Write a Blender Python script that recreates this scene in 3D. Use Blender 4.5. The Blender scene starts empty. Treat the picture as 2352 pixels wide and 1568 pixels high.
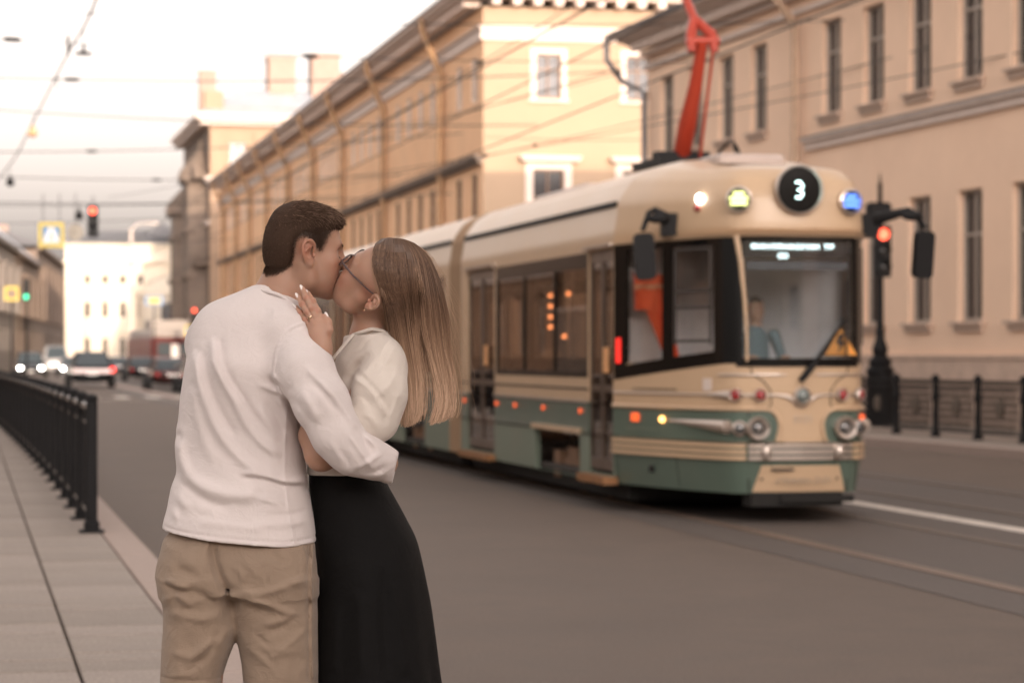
import bpy, math, random
import numpy as np
from mathutils import Vector, Matrix
from math import sin, cos, pi, radians, sqrt, atan2
random.seed(7); RNG = np.random.default_rng(7)
S = bpy.context.scene
COL = S.collection

# ------------------------------------------------------------------ camera, light, exposure
EYE = 1.58                      # eye height above the road surface, metres
cam_d = bpy.data.cameras.new('camera'); cam = bpy.data.objects.new('camera', cam_d); COL.objects.link(cam)
cam.location = (0, 0, EYE); cam.rotation_euler = (radians(90), 0, 0)
cam_d.sensor_width = 36; cam_d.lens = 85; cam_d.shift_y = 31/2352.0
cam_d.clip_start = 0.1; cam_d.clip_end = 3000
cam_d.dof.use_dof = True; cam_d.dof.focus_distance = 6.06; cam_d.dof.aperture_fstop = 4.5; cam_d.dof.aperture_blades = 0
S.camera = cam
SUN_AZ, SUN_EL = radians(14.2), radians(5.0)     # sun low behind the camera, a little to its right
w = bpy.data.worlds.new('World'); S.world = w; w.use_nodes = True
nt = w.node_tree; nt.nodes.clear()
sky = nt.nodes.new('ShaderNodeTexSky'); sky.sky_type = 'NISHITA'; sky.sun_disc = False
sky.sun_elevation = SUN_EL; sky.sun_rotation = radians(180) - SUN_AZ
sky.air_density = 1.0; sky.dust_density = 4.7; sky.ozone_density = 1.0
wb = nt.nodes.new('ShaderNodeMix'); wb.data_type = 'RGBA'; wb.blend_type = 'MULTIPLY'; wb.inputs['Factor'].default_value = 1
wb.inputs['B'].default_value = (1.0, 0.88, 0.82, 1)
hs = nt.nodes.new('ShaderNodeHueSaturation'); hs.inputs['Saturation'].default_value = 0.06
bg = nt.nodes.new('ShaderNodeBackground'); bg.inputs['Strength'].default_value = 0.15
wo = nt.nodes.new('ShaderNodeOutputWorld')
nt.links.new(sky.outputs[0], hs.inputs['Color']); nt.links.new(hs.outputs[0], wb.inputs['A'])
nt.links.new(wb.outputs['Result'], bg.inputs[0]); nt.links.new(bg.outputs[0], wo.inputs[0])
sd = bpy.data.lights.new('sun', 'SUN'); sd.energy = 0.75; sd.angle = radians(0.5); sd.color = (1.0, 0.78, 0.58)
so = bpy.data.objects.new('sun', sd); COL.objects.link(so)
sdir = Vector((sin(SUN_AZ)*cos(SUN_EL), -cos(SUN_AZ)*cos(SUN_EL), sin(SUN_EL)))   # towards the sun
so.rotation_euler = sdir.to_track_quat('Z', 'Y').to_euler(); so.location = (20, -40, 30)
S.view_settings.view_transform = 'Standard'; S.view_settings.look = 'None'; S.view_settings.gamma = 1.0
S.view_settings.exposure = 2.56
S.render.engine = 'CYCLES'; S.cycles.use_denoising = True
S.cycles.max_bounces = 6; S.cycles.transparent_max_bounces = 10; S.cycles.caustics_reflective = False; S.cycles.caustics_refractive = False

# ------------------------------------------------------------------ frames: street axis and the two building lines
A_ST, A_R, A_C = radians(12.7253), radians(14.991), radians(12.204)
def P(perp, along, z=0.0, th=A_ST):
    c, s = cos(th), sin(th)
    return Vector((perp*c - along*s, perp*s + along*c, z))

# ------------------------------------------------------------------ materials
MATS = {}
def mat(name, col, rough=0.6, metal=0.0, var=0.0, vscale=3.0, bump=0.0, bscale=60.0, spec=0.5, emit=None, estr=0.0, coat=0.0, dirt=None, dscale=1.0, sss=0.0):
    """principled material with optional noise in colour (var), fine relief (bump) and large shaped stains (dirt colour)"""
    m = bpy.data.materials.new(name); m.use_nodes = True; t = m.node_tree; n = t.nodes; l = t.links
    p = n['Principled BSDF']
    p.inputs['Base Color'].default_value = (*col, 1); p.inputs['Roughness'].default_value = rough; p.inputs['Metallic'].default_value = metal
    p.inputs['Specular IOR Level'].default_value = spec
    if coat: p.inputs['Coat Weight'].default_value = coat; p.inputs['Coat Roughness'].default_value = 0.08
    if sss:
        p.inputs['Subsurface Weight'].default_value = sss; p.inputs['Subsurface Radius'].default_value = (1.0, 0.35, 0.2); p.inputs['Subsurface Scale'].default_value = 0.008
    if emit: p.inputs['Emission Color'].default_value = (*emit, 1); p.inputs['Emission Strength'].default_value = estr
    tc = n.new('ShaderNodeTexCoord')
    src = None
    if var or dirt:
        a = n.new('ShaderNodeTexNoise'); a.inputs['Scale'].default_value = vscale; a.inputs['Detail'].default_value = 8; a.inputs['Roughness'].default_value = 0.65
        l.new(tc.outputs['Object'], a.inputs['Vector'])
        r = n.new('ShaderNodeMapRange'); r.inputs['From Min'].default_value = 0.3; r.inputs['From Max'].default_value = 0.7
        r.inputs['To Min'].default_value = 1-var; r.inputs['To Max'].default_value = 1+var
        l.new(a.outputs['Fac'], r.inputs['Value'])
        mm = n.new('ShaderNodeVectorMath'); mm.operation = 'SCALE'; mm.inputs[0].default_value = col
        l.new(r.outputs[0], mm.inputs['Scale']); src = mm.outputs[0]
        rr = n.new('ShaderNodeMapRange'); rr.inputs['To Min'].default_value = max(rough-0.12, 0.02); rr.inputs['To Max'].default_value = min(rough+0.12, 1)
        l.new(a.outputs['Fac'], rr.inputs['Value']); l.new(rr.outputs[0], p.inputs['Roughness'])
        if dirt:
            b = n.new('ShaderNodeTexNoise'); b.inputs['Scale'].default_value = dscale; b.inputs['Detail'].default_value = 10; b.inputs['Roughness'].default_value = 0.7
            l.new(tc.outputs['Object'], b.inputs['Vector'])
            q = n.new('ShaderNodeMapRange'); q.inputs['From Min'].default_value = 0.5; q.inputs['From Max'].default_value = 0.72
            q.inputs['To Min'].default_value = 0; q.inputs['To Max'].default_value = 0.6; q.clamp = True
            l.new(b.outputs['Fac'], q.inputs['Value'])
            mx = n.new('ShaderNodeMix'); mx.data_type = 'RGBA'; mx.inputs['B'].default_value = (*dirt, 1)
            l.new(q.outputs[0], mx.inputs['Factor']); l.new(src, mx.inputs['A']); src = mx.outputs['Result']
        l.new(src, p.inputs['Base Color'])
    if bump:
        b = n.new('ShaderNodeTexNoise'); b.inputs['Scale'].default_value = bscale; b.inputs['Detail'].default_value = 6
        l.new(tc.outputs['Object'], b.inputs['Vector'])
        bb = n.new('ShaderNodeBump'); bb.inputs['Strength'].default_value = bump; bb.inputs['Distance'].default_value = 0.01
        l.new(b.outputs['Fac'], bb.inputs['Height']); l.new(bb.outputs[0], p.inputs['Normal'])
    if name.startswith('asphalt') or name.startswith('concrete'):    # aggregate grain in the colour
        g_ = n.new('ShaderNodeTexNoise'); g_.inputs['Scale'].default_value = 55; g_.inputs['Detail'].default_value = 4; l.new(tc.outputs['Object'], g_.inputs['Vector'])
        gr = n.new('ShaderNodeMapRange'); gr.inputs['From Min'].default_value = .3; gr.inputs['From Max'].default_value = .7; gr.inputs['To Min'].default_value = .78; gr.inputs['To Max'].default_value = 1.22; l.new(g_.outputs['Fac'], gr.inputs['Value'])
        gs = n.new('ShaderNodeVectorMath'); gs.operation = 'SCALE'; l.new(src, gs.inputs[0]); l.new(gr.outputs[0], gs.inputs['Scale']); l.new(gs.outputs[0], p.inputs['Base Color'])
    MATS[name] = m; return m
def glass(name, tint, refl=0.25, rough=0.02, gcol=(1,1,1)):
    m = bpy.data.materials.new(name); m.use_nodes = True; t = m.node_tree; n = t.nodes; l = t.links; n.clear()
    o = n.new('ShaderNodeOutputMaterial'); tr = n.new('ShaderNodeBsdfTransparent'); tr.inputs[0].default_value = (*tint, 1)
    g = n.new('ShaderNodeBsdfGlossy'); g.inputs['Roughness'].default_value = rough; g.inputs['Color'].default_value = (*gcol, 1)
    f = n.new('ShaderNodeFresnel'); f.inputs['IOR'].default_value = 1.5
    ge = n.new('ShaderNodeNewGeometry'); io = n.new('ShaderNodeMapRange'); io.inputs['To Min'].default_value = 1.5; io.inputs['To Max'].default_value = 1/1.5; l.new(ge.outputs['Backfacing'], io.inputs['Value']); l.new(io.outputs[0], f.inputs['IOR'])
    a = n.new('ShaderNodeMath'); a.operation = 'ADD'; a.inputs[1].default_value = refl; a.use_clamp = True
    mx = n.new('ShaderNodeMixShader')
    l.new(f.outputs[0], a.inputs[0]); l.new(a.outputs[0], mx.inputs[0]); l.new(tr.outputs[0], mx.inputs[1]); l.new(g.outputs[0], mx.inputs[2]); l.new(mx.outputs[0], o.inputs[0])
    MATS[name] = m; return m
def emis(name, col, s):
    m = bpy.data.materials.new(name); m.use_nodes = True; p = m.node_tree.nodes['Principled BSDF']
    p.inputs['Base Color'].default_value = (*[c*0.5 for c in col], 1); p.inputs['Emission Color'].default_value = (*col, 1); p.inputs['Emission Strength'].default_value = s
    MATS[name] = m; return m

# ------------------------------------------------------------------ mesh builder
class MB:
    def __init__(self): self.v = []; self.f = []; self.m = []; self.mi = 0
    def add(self, vs, fs):
        o = len(self.v); self.v += [tuple(p) for p in vs]; self.f += [tuple(i+o for i in f) for f in fs]; self.m += [self.mi]*len(fs); return self
    def box(self, x0, x1, y0, y1, z0, z1, M=None):
        vs = [(x, y, z) for z in (z0, z1) for y in (y0, y1) for x in (x0, x1)]
        if M is not None: vs = [M @ Vector(p) for p in vs]
        return self.add(vs, [(0,2,3,1),(4,5,7,6),(0,1,5,4),(2,6,7,3),(0,4,6,2),(1,3,7,5)])
    def bbox(self, x0, x1, y0, y1, z0, z1, b=0.01, M=None):   # box with chamfered vertical edges and top
        pl = [(x0+b,y0),(x1-b,y0),(x1,y0+b),(x1,y1-b),(x1-b,y1),(x0+b,y1),(x0,y1-b),(x0,y0+b)]
        cx, cy = (x0+x1)/2, (y0+y1)/2
        ring = lambda z, k: [(cx+(x-cx)*(1-k/(abs(x1-x0)/2)), cy+(y-cy)*(1-k/(abs(y1-y0)/2)), z) for x, y in pl]
        vs = ring(z0, 0)+ring(z1-b, 0)+ring(z1, b)
        if M is not None: vs = [M @ Vector(p) for p in vs]
        fs = [tuple(range(7,-1,-1)), tuple(range(16,24))]
        for k in (0, 8):
            for i in range(8): j = (i+1) % 8; fs.append((k+i, k+j, k+8+j, k+8+i))
        return self.add(vs, fs)
    def tube(self, pts, r, n=6, cap=True):
        pts = [Vector(p) for p in pts]; rs = r if hasattr(r, '__len__') else [r]*len(pts)
        up = Vector((0,0,1)); vs = []; fs = []
        prev = None
        for i, p in enumerate(pts):
            d = (pts[min(i+1, len(pts)-1)] - pts[max(i-1, 0)]).normalized()
            if prev is None:
                a = d.cross(up); a = a.normalized() if a.length > 1e-3 else Vector((1,0,0))
            else:
                a = prev - d*prev.dot(d); a = a.normalized() if a.length > 1e-4 else Vector((1,0,0))
            prev = a; b = d.cross(a)
            for k in range(n):
                t = 2*pi*k/n; vs.append(p + (a*cos(t) + b*sin(t))*rs[i])
        for i in range(len(pts)-1):
            for k in range(n):
                j = (k+1) % n; fs.append((i*n+k, i*n+j, (i+1)*n+j, (i+1)*n+k))
        if cap: fs += [tuple(range(n-1,-1,-1)), tuple(range((len(pts)-1)*n, len(pts)*n))]
        return self.add(vs, fs)
    def lathe(self, prof, n=24, M=None, cap=True):   # prof = [(r, z)...] about z
        vs = [(r*cos(2*pi*k/n), r*sin(2*pi*k/n), z) for r, z in prof for k in range(n)]
        if M is not None: vs = [M @ Vector(p) for p in vs]
        fs = []
        for i in range(len(prof)-1):
            for k in range(n): j = (k+1) % n; fs.append((i*n+k, i*n+j, (i+1)*n+j, (i+1)*n+k))
        if cap: fs += [tuple(range(n-1,-1,-1)), tuple(range((len(prof)-1)*n, len(prof)*n))]
        return self.add(vs, fs)
    def ell(self, c, r, n=12, mrows=8, M=None):
        prof = [(sin(pi*i/mrows)+1e-4, -cos(pi*i/mrows)) for i in range(mrows+1)]
        T = Matrix.Translation(c) @ Matrix.Diagonal((*r, 1))
        if M is not None: T = M @ T
        return self.lathe(prof, n, T)
    def prism(self, poly, y0, y1, M=None):           # poly in (x, z), extruded along y
        n = len(poly); vs = [(x, y0, z) for x, z in poly]+[(x, y1, z) for x, z in poly]
        if M is not None: vs = [M @ Vector(p) for p in vs]
        return self.add(vs, [tuple(range(n)), tuple(range(2*n-1, n-1, -1))]+[(i, n+i, n+(i+1) % n, (i+1) % n) for i in range(n)])
    def mesh(self, name, mats, smooth=False):
        me = bpy.data.meshes.new(name); me.from_pydata(self.v, [], self.f)
        for m in (mats if isinstance(mats, (list, tuple)) else [mats]): me.materials.append(m)
        if isinstance(mats, (list, tuple)) and len(mats) > 1: me.polygons.foreach_set('material_index', self.m)
        if smooth:
            me.polygons.foreach_set('use_smooth', [True]*len(me.polygons))
            if smooth is True: pass
            else: me.set_sharp_from_angle(angle=radians(smooth))
        me.update(); return me
    def build(self, name, mats, parent=None, smooth=False, **kw):
        return link(name, self.mesh(name, mats, smooth), parent, **kw)
def link(name, data, parent=None, loc=None, rot=None, label=None, cat=None, group=None, kind=None):
    o = bpy.data.objects.new(name, data); COL.objects.link(o)
    if parent is not None: o.parent = parent
    if loc is not None: o.location = loc
    if rot is not None: o.rotation_euler = rot
    for k, v in (('label', label), ('category', cat), ('group', group), ('kind', kind)):
        if v: o[k] = v
    return o
def thing(name, label, cat, loc=(0,0,0), rotz=0.0, group=None):
    return link(name, None, None, loc, (0,0,rotz), label, cat, group)
def copy_tree(o, parent=None):
    c = o.copy(); COL.objects.link(c)
    if parent is not None: c.parent = parent
    for ch in o.children: copy_tree(ch, c)
    return c
def smooth_poly(pts, n=8):          # Catmull-Rom through points
    P_ = [np.array(p, float) for p in pts]; out = []
    for i in range(len(P_)-1):
        p0 = P_[max(i-1,0)]; p1 = P_[i]; p2 = P_[i+1]; p3 = P_[min(i+2, len(P_)-1)]
        for k in range(n):
            t = k/n; out.append(0.5*((2*p1)+(-p0+p2)*t+(2*p0-5*p1+4*p2-p3)*t*t+(-p0+3*p1-3*p2+p3)*t**3))
    out.append(P_[-1]); return out
def text_mesh(name, s, size, m, parent, loc, rot, depth=0.002, shear=0.0, align='CENTER'):
    c = bpy.data.curves.new(name, 'FONT'); c.body = s; c.size = size; c.extrude = depth; c.align_x = align; c.align_y = 'CENTER'; c.shear = shear
    c.resolution_u = 3; c.materials.append(m)
    o = bpy.data.objects.new(name, c); COL.objects.link(o)
    me = bpy.data.meshes.new_from_object(o); bpy.data.objects.remove(o)
    return link(name, me, parent, loc, rot)

# base materials
M_asph = mat('asphalt', (0.135,0.103,0.082), 0.75, var=0.16, vscale=2.2, bump=0.5, bscale=260, dirt=(0.098,0.076,0.062), dscale=0.55)
M_asph2 = mat('asphalt_track_bed', (0.105,0.086,0.075), 0.7, var=0.14, vscale=3.0, bump=0.4, bscale=200, dirt=(0.09,0.08,0.07), dscale=0.5)
M_slab = mat('concrete_slab', (0.31,0.265,0.23), 0.8, var=0.12, vscale=5, bump=0.25, bscale=300, dirt=(0.26,0.225,0.2), dscale=1.3)
M_slab2 = mat('concrete_slab_worn', (0.285,0.243,0.21), 0.8, var=0.12, vscale=4, bump=0.25, bscale=300, dirt=(0.23,0.2,0.17), dscale=1.1)
M_slab3 = mat('concrete_slab_light', (0.335,0.285,0.25), 0.8, var=0.1, vscale=5, bump=0.25, bscale=300, dirt=(0.3,0.26,0.23), dscale=1.5)
M_kerb = mat('granite_kerb', (0.38,0.30,0.26), 0.75, var=0.15, vscale=25, bump=0.3, bscale=200)
M_joint = mat('joint_sand', (0.075,0.06,0.05), 0.95)
M_rail = mat('rail_steel', (0.25,0.185,0.145), 0.5, 0.55, var=0.15, vscale=3)
M_rail2 = mat('rail_dull', (0.17,0.135,0.11), 0.6, 0.3, var=0.15, vscale=3)
M_white = mat('road_paint', (0.74,0.67,0.60), 0.7, var=0.2, vscale=6, dirt=(0.25,0.22,0.2), dscale=2.0)
M_black = mat('black_iron', (0.008,0.008,0.009), 0.6, 0.0, spec=.2, var=0.25, vscale=10, bump=0.15, bscale=90)
M_blackm = mat('black_rubber', (0.012,0.012,0.012), 0.7)
M_wire = mat('wire', (0.02,0.018,0.018), 0.6)
# ------------------------------------------------------------------ ground, road, pavement
def strip(name, p0, p1, a0, a1, z, m, kind='structure', th=A_ST, n=1):
    b = MB()
    for i in range(n):
        q0 = a0+(a1-a0)*i/n; q1 = a0+(a1-a0)*(i+1)/n
        b.add([P(p0,q0,z,th), P(p1,q0,z,th), P(p1,q1,z,th), P(p0,q1,z,th)], [(0,1,2,3)])
    return b.build(name, m, kind=kind)
b = MB(); b.add([(-900,-300,-0.06),(900,-300,-0.06),(900,1600,-0.06),(-900,1600,-0.06)], [(0,1,2,3)]); b.build('ground', M_slab2, kind='structure')
strip('road', 1.31, 16.2, -80, 520, 0.0, M_asph)
b = MB(); b.add([P(-70,62,-0.02), P(1.2,62,-0.02), P(1.2,520,-0.02), P(-70,520,-0.02)], [(0,1,2,3)]); b.build('road', M_asph, kind='structure')
strip('tram_track_bed', 6.25, 12.0, -80, 330, 0.004, M_asph2)
for pr in (6.80, 8.36, 10.06, 11.46):
    r = MB()
    for a0, a1 in [(-60,300)]:
        for o0, o1, z in ((0,0.07,0.014),(0.11,0.15,0.010)):
            r.add([P(pr+o0,a0,0.002),P(pr+o0,a0,z),P(pr+o1,a0,z),P(pr+o1,a0,0.002),P(pr+o0,a1,0.002),P(pr+o0,a1,z),P(pr+o1,a1,z),P(pr+o1,a1,0.002)], [(0,1,5,4),(1,2,6,5),(2,3,7,6)])
    r.build('tram_rail', M_rail if pr < 7 else M_rail2, kind='structure')
# groove shadow gap between the two lips of a rail
strip('rail_groove', 6.872, 6.908, -60, 300, 0.007, M_joint); strip('rail_groove', 8.432, 8.468, -60, 300, 0.007, M_joint)
# newer strip of concrete beside the rail where the tracks bend away far off
strip('track_slab', 7.25, 8.0, 86, 140, 0.016, M_kerb)
strip('lane_line', 9.13, 9.36, -60, 86, 0.009, M_white)
for k in range(9):
    p0 = 1.9 + k*1.15
    strip('crossing_stripe', p0, p0+0.5, 88, 92.5, 0.021, M_white)
strip('stop_line', 2.0, 6.2, 84.5, 84.9, 0.010, M_white)
# near pavement: bedding, slabs and kerb stones, each its own piece
walk = MB(); walk.add([P(-40,-30,0.10), P(1.08,-30,0.10), P(1.08,62,0.10), P(-40,62,0.10), P(-40,-30,-0.03), P(1.08,-30,-0.03), P(1.08,62,-0.03), P(-40,62,-0.03)], [(0,1,2,3),(2,6,7,3),(0,4,5,1)])
walk = walk.build('sidewalk', M_joint, kind='structure')
def slab_mesh(w_, l_, nm, m, h=0.06, b=0.006):
    q = MB(); q.bbox(-w_/2, w_/2, -l_/2, l_/2, -h, 0, b); return q.mesh(nm, m, 30)
SL = {}
def slab(parent, nm, p0, p1, a0, a1, z, m, gap=0.008, th=A_ST, h=0.06):
    w_, l_ = round(p1-p0-gap*2, 3), round(a1-a0-max(gap, .012 if nm == 'paving_slab' else gap)*2, 3); key = (w_, l_, m.name, h)
    if key not in SL: SL[key] = slab_mesh(w_, l_, nm, m, h)
    c = P((p0+p1)/2, (a0+a1)/2, z + random.uniform(-0.0025, 0.0025), th)
    o = link(nm, SL[key], parent, c, (random.uniform(-.0015,.0015), random.uniform(-.0015,.0015), th)); return o
lens = [0.42,0.86,0.28,0.42,0.72,0.28,0.86,0.42,0.28,0.72]
for ci, (c0, c1) in enumerate(((0.50,1.065),(-0.07,0.50),(-0.64,-0.07))):
    a = 2.0 + 0.17*ci; k = ci*3
    while a < 48:
        L_ = lens[k % len(lens)]; k += 1
        mm = (M_slab, M_slab, M_slab2, M_slab3)[(k*7+ci*3) % 4]
        slab(walk, 'paving_slab', c0, c1, a, a+L_, 0.15, mm); a += L_
b = MB()
for a in np.arange(48, 62, 0.6):
    for c0, c1 in ((0.50,1.065),(-0.07,0.50),(-0.64,-0.07)):
        b.add([P(c0+.01,a+.01,0.15),P(c1-.01,a+.01,0.15),P(c1-.01,a+.59,0.15),P(c0+.01,a+.59,0.15)], [(0,1,2,3)])
for a in np.arange(2, 62, 0.9):
    for c0 in np.arange(-4.6, -0.7, 0.57):
        b.add([P(c0+.01,a+.01,0.148),P(c0+.56,a+.01,0.148),P(c0+.56,a+.89,0.148),P(c0+.01,a+.89,0.148)], [(0,1,2,3)])
q = b.build('slab_field', M_slab, walk); q['kind'] = 'stuff'
kerb = link('kerb', None, kind='structure')
for k in range(56):
    a = 1.0 + k*1.1; slab(kerb, 'kerb_stone', 1.065, 1.315, a, a+1.1, 0.155, M_kerb, 0.003, h=0.20)
# far pavement on the right, with its kerb
strip('sidewalk', 17.1, 21.6, -60, 63, 0.15, M_slab2, th=A_R)
kerb2 = link('kerb', None, kind='structure')
for k in range(52):
    a = -11 + k*1.5; slab(kerb2, 'kerb_stone', 16.85, 17.12, a, a+1.5, 0.152, M_kerb, 0.004, th=A_R, h=0.19)
strip('kerb_run', 16.85, 17.11, -60, -11.1, 0.15, M_kerb, th=A_R); strip('kerb_run', 14.14, 14.4, 86, 215, 0.154, M_kerb, th=A_C)
strip('road', 15.9, 17.0, -80, 300, -0.004, M_asph, th=A_R)
strip('sidewalk', 14.4, 18.9, 86, 215, 0.15, M_slab2, th=A_C)
# ------------------------------------------------------------------ buildings
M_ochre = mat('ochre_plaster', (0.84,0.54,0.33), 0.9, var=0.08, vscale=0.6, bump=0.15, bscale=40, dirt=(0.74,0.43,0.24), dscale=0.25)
M_cream = mat('cream_plaster', (0.58,0.47,0.35), 0.9, var=0.06, vscale=0.7, bump=0.12, bscale=40, dirt=(0.52,0.42,0.31), dscale=0.3)
M_peach = mat('peach_plaster', (0.86,0.63,0.47), 0.9, var=0.05, vscale=0.6, bump=0.12, bscale=40, dirt=(0.78,0.55,0.40), dscale=0.22)
M_trim = mat('white_trim', (0.68,0.58,0.52), 0.85, var=0.06, vscale=2)
M_stone = mat('plinth_stone', (0.55,0.42,0.34), 0.85, var=0.15, vscale=3, bump=0.3, bscale=30)
M_roof = mat('grey_tin_roof', (0.16,0.16,0.17), 0.5, 0.3, var=0.15, vscale=1.5)
M_bluish = mat('pale_tin_roof', (0.42,0.45,0.50), 0.5, 0.2, var=0.12, vscale=1.0)
M_dkstone_shade = mat('dark_stone_and_shade', (0.20,0.155,0.125), 0.9, var=0.15, vscale=1.5, dirt=(0.14,0.11,0.09), dscale=0.4)  # also the corner building's street side, with its shade put into the colour
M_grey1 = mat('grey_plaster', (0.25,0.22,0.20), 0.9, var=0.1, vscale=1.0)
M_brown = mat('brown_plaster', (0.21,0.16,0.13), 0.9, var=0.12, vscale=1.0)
M_pale = mat('pale_palace_wall', (0.84,0.76,0.64), 0.9, var=0.03, vscale=0.5)
M_wframe = mat('window_frame_brown', (0.22,0.13,0.08), 0.6, var=0.1, vscale=8)
M_wframe2 = mat('window_frame_grey', (0.42,0.36,0.31), 0.6, var=0.1, vscale=8)
M_pane = mat('window_pane', (0.035,0.033,0.035), 0.12, spec=.35)
M_pane2 = mat('window_pane_sky', (0.13,0.13,0.14), 0.15, spec=.7)  # paler pane with the sky's reflection put into its colour
M_pipe = mat('ochre_pipe', (0.36,0.22,0.12), 0.55, var=0.15, vscale=2)
M_pipe2 = mat('peach_pipe', (0.48,0.34,0.24), 0.55, var=0.15, vscale=2)
M_brick = mat('chimney_plaster', (0.34,0.25,0.21), 0.9, var=0.1, vscale=2)

def wall_mesh(L0, L1, z0, z1, rects, depth=0.3, flip=False):
    """wall in local x-z at y=0 facing -y, rectangular openings with reveals going to +y"""
    b = MB(); xs = sorted({L0, L1, *[r[0] for r in rects], *[r[1] for r in rects]}); zs = sorted({z0, z1, *[r[2] for r in rects], *[r[3] for r in rects]})
    inside = lambda x, z: any(r[0] < x < r[1] and r[2] < z < r[3] for r in rects)
    for i in range(len(xs)-1):
        k = 0
        while k < len(zs)-1:
            xm = (xs[i]+xs[i+1])/2
            if inside(xm, (zs[k]+zs[k+1])/2): k += 1; continue
            j = k
            while j+1 < len(zs)-1 and not inside(xm, (zs[j+1]+zs[j+2])/2): j += 1
            b.add([(xs[i],0,zs[k]),(xs[i+1],0,zs[k]),(xs[i+1],0,zs[j+1]),(xs[i],0,zs[j+1])], [(0,1,2,3)]); k = j+1
    for x0, x1, a, c in rects:
        b.add([(x0,0,a),(x1,0,a),(x1,0,c),(x0,0,c),(x0,depth,a),(x1,depth,a),(x1,depth,c),(x0,depth,c)], [(0,4,5,1),(1,5,6,2),(2,6,7,3),(3,7,4,0)])
    return b
WM = {}
def window(parent, x, zb, w_, h_, depth, fm, pm, M=Matrix(), lines=(0.5,), transom=(0.68,), nm='window'):
    key = (w_, h_, fm.name, pm.name, lines, transom)
    if key not in WM:
        f = MB(); t = 0.07; f.box(-w_/2, -w_/2+t, 0, .06, 0, h_); f.box(w_/2-t, w_/2, 0, .06, 0, h_); f.box(-w_/2+t, w_/2-t, 0, .06, h_-t, h_); f.box(-w_/2+t, w_/2-t, 0, .06, 0, t)
        for q in lines: f.box(-w_/2+w_*q-.03, -w_/2+w_*q+.03, .005, .055, t, h_-t)
        for q in transom: f.box(-w_/2+t, w_/2-t, .002, .052, h_*q-.03, h_*q+.03)
        p = MB(); p.box(-w_/2+.02, w_/2-.02, .062, .075, .02, h_-.02)
        WM[key] = (f.mesh(nm, fm), p.mesh('pane', pm))
    f, p = WM[key]
    T = M @ Matrix.Translation((x, depth-0.07, zb))
    o = link(nm, f, parent); o.matrix_local = T
    link('pane', p, o)
    return o
def part(parent, nm, m, smooth=False):
    class C:
        def __enter__(s): s.b = MB(); return s.b
        def __exit__(s, *a): s.o = s.b.build(nm, m, parent, smooth)
    return C()

# --- right-hand building: peach two-storey block, eaves on dentils
o = Vector((3.86, 68.31, 0)); BR = thing('apartment_building', 'peach two-storey building with small dentils under its eaves, running along the right pavement', 'building', o, A_R - pi/2)
cols = [1.6+2.365*k for k in range(4)] + [13.35+2.40*k for k in range(26)]
rects = []
for x in cols: rects.append((x-.57, x+.57, 7.1, 9.27)); rects.append((x-.55, x+.55, 2.25, 4.9))
wall_mesh(0, 78, 1.56, 10.0, rects, 0.22).build('wall', M_peach, BR)
with part(BR, 'end_wall', M_peach) as b:
    b.add([(0,0,0),(0,14,0),(0,14,10),(0,0,10),(78,0,0),(78,14,0),(78,14,10),(78,0,10)], [(0,3,2,1),(4,5,6,7),(1,2,6,5)])
with part(BR, 'plinth', M_stone) as b: b.box(-.08, 78.08, -.10, 0.2, 0.1, 1.50); b.box(-.10,78.1,-.13,0.2,1.503,1.585)
with part(BR, 'belt_course', M_trim) as b: b.box(11.95, 78, -.10, -.002, 6.36, 6.54); b.box(11.95, 78, -.20, -.002, 6.545, 6.62)
with part(BR, 'belt_flashing', M_roof) as b: b.box(11.95, 78.02, -.23, -.001, 6.625, 6.66)
with part(BR, 'frieze', M_trim) as b: b.box(-.12,78,-.12,-.001,9.62,9.75); b.box(-.2,78.2,-.2,0.05,9.99,10.12)
for k in range(150):
    if k == 0:
        d_ = MB(); d_.box(-.11,.11,-.32,0,0,.2); dm = d_.mesh('dentil', M_trim)
    link('dentil', dm, BR, (0.0+0.42*k, -.2, 10.13))
with part(BR, 'cornice', M_trim) as b:
    for y, z0, z1 in ((-.55,10.335,10.42),(-.72,10.423,10.52),(-.9,10.523,10.62)): b.box(-abs(y), 78.3, y, 0.0, z0, z1); b.box(-abs(y), -.001+0.001, 0.0, 14, z0, z1)
with part(BR, 'roof', M_roof) as b:
    b.add([(-1.02,-1.02,10.625),(78.5,-1.02,10.625),(78.5,14.9,10.625),(-1.02,14.9,10.625),(6,7,11.5),(72,7,11.5),(-1.02,-1.02,10.68),(78.5,-1.02,10.68),(78.5,14.9,10.68),(-1.02,14.9,10.68)],
          [(3,2,1,0),(0,1,7,6),(3,0,6,9),(6,7,5,4),(7,8,5),(8,9,4,5),(9,6,4)])
sill = MB(); sill.box(-.68,.68,-.15,.20,-.07,0); sill.box(-.62,.62,-.07,0.0,-.2,-.073); sill = sill.mesh('sill', M_stone)
for x in cols:
    for zb, h_, w_ in ((7.1,2.17,1.14),(2.25,2.65,1.10)):
        wnd = window(BR, x, zb, w_, h_, 0.2, M_wframe2, M_pane, lines=(0.5,), transom=(0.66,))
        link('sill', sill, BR, (x, -.001, zb))
def downpipe(parent, pts, m, r=0.075): 
    b = MB(); b.tube(pts, r, 8)
    for i in range(int(pts[-1][2]), int(pts[-2][2])): 
        if i % 3 == 0: b.tube([(pts[-1][0], pts[-1][1], i-.04),(pts[-1][0], pts[-1][1], i+.04)], r*1.35, 8)
    return b.build('downpipe', m, parent, 40)
downpipe(BR, [(11.7,-.95,10.55),(11.7,-.95,10.25),(11.7,-.35,9.5),(11.7,-.22,9.3),(11.7,-.22,.3)], M_pipe2, 0.10)
downpipe(BR, [(-.95,-.95,10.6),(-.95,-.95,10.0),(-.6,-.6,9.35),(.25,-.2,8.95),(.25,-.2,.3)], M_roof, 0.09)
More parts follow.
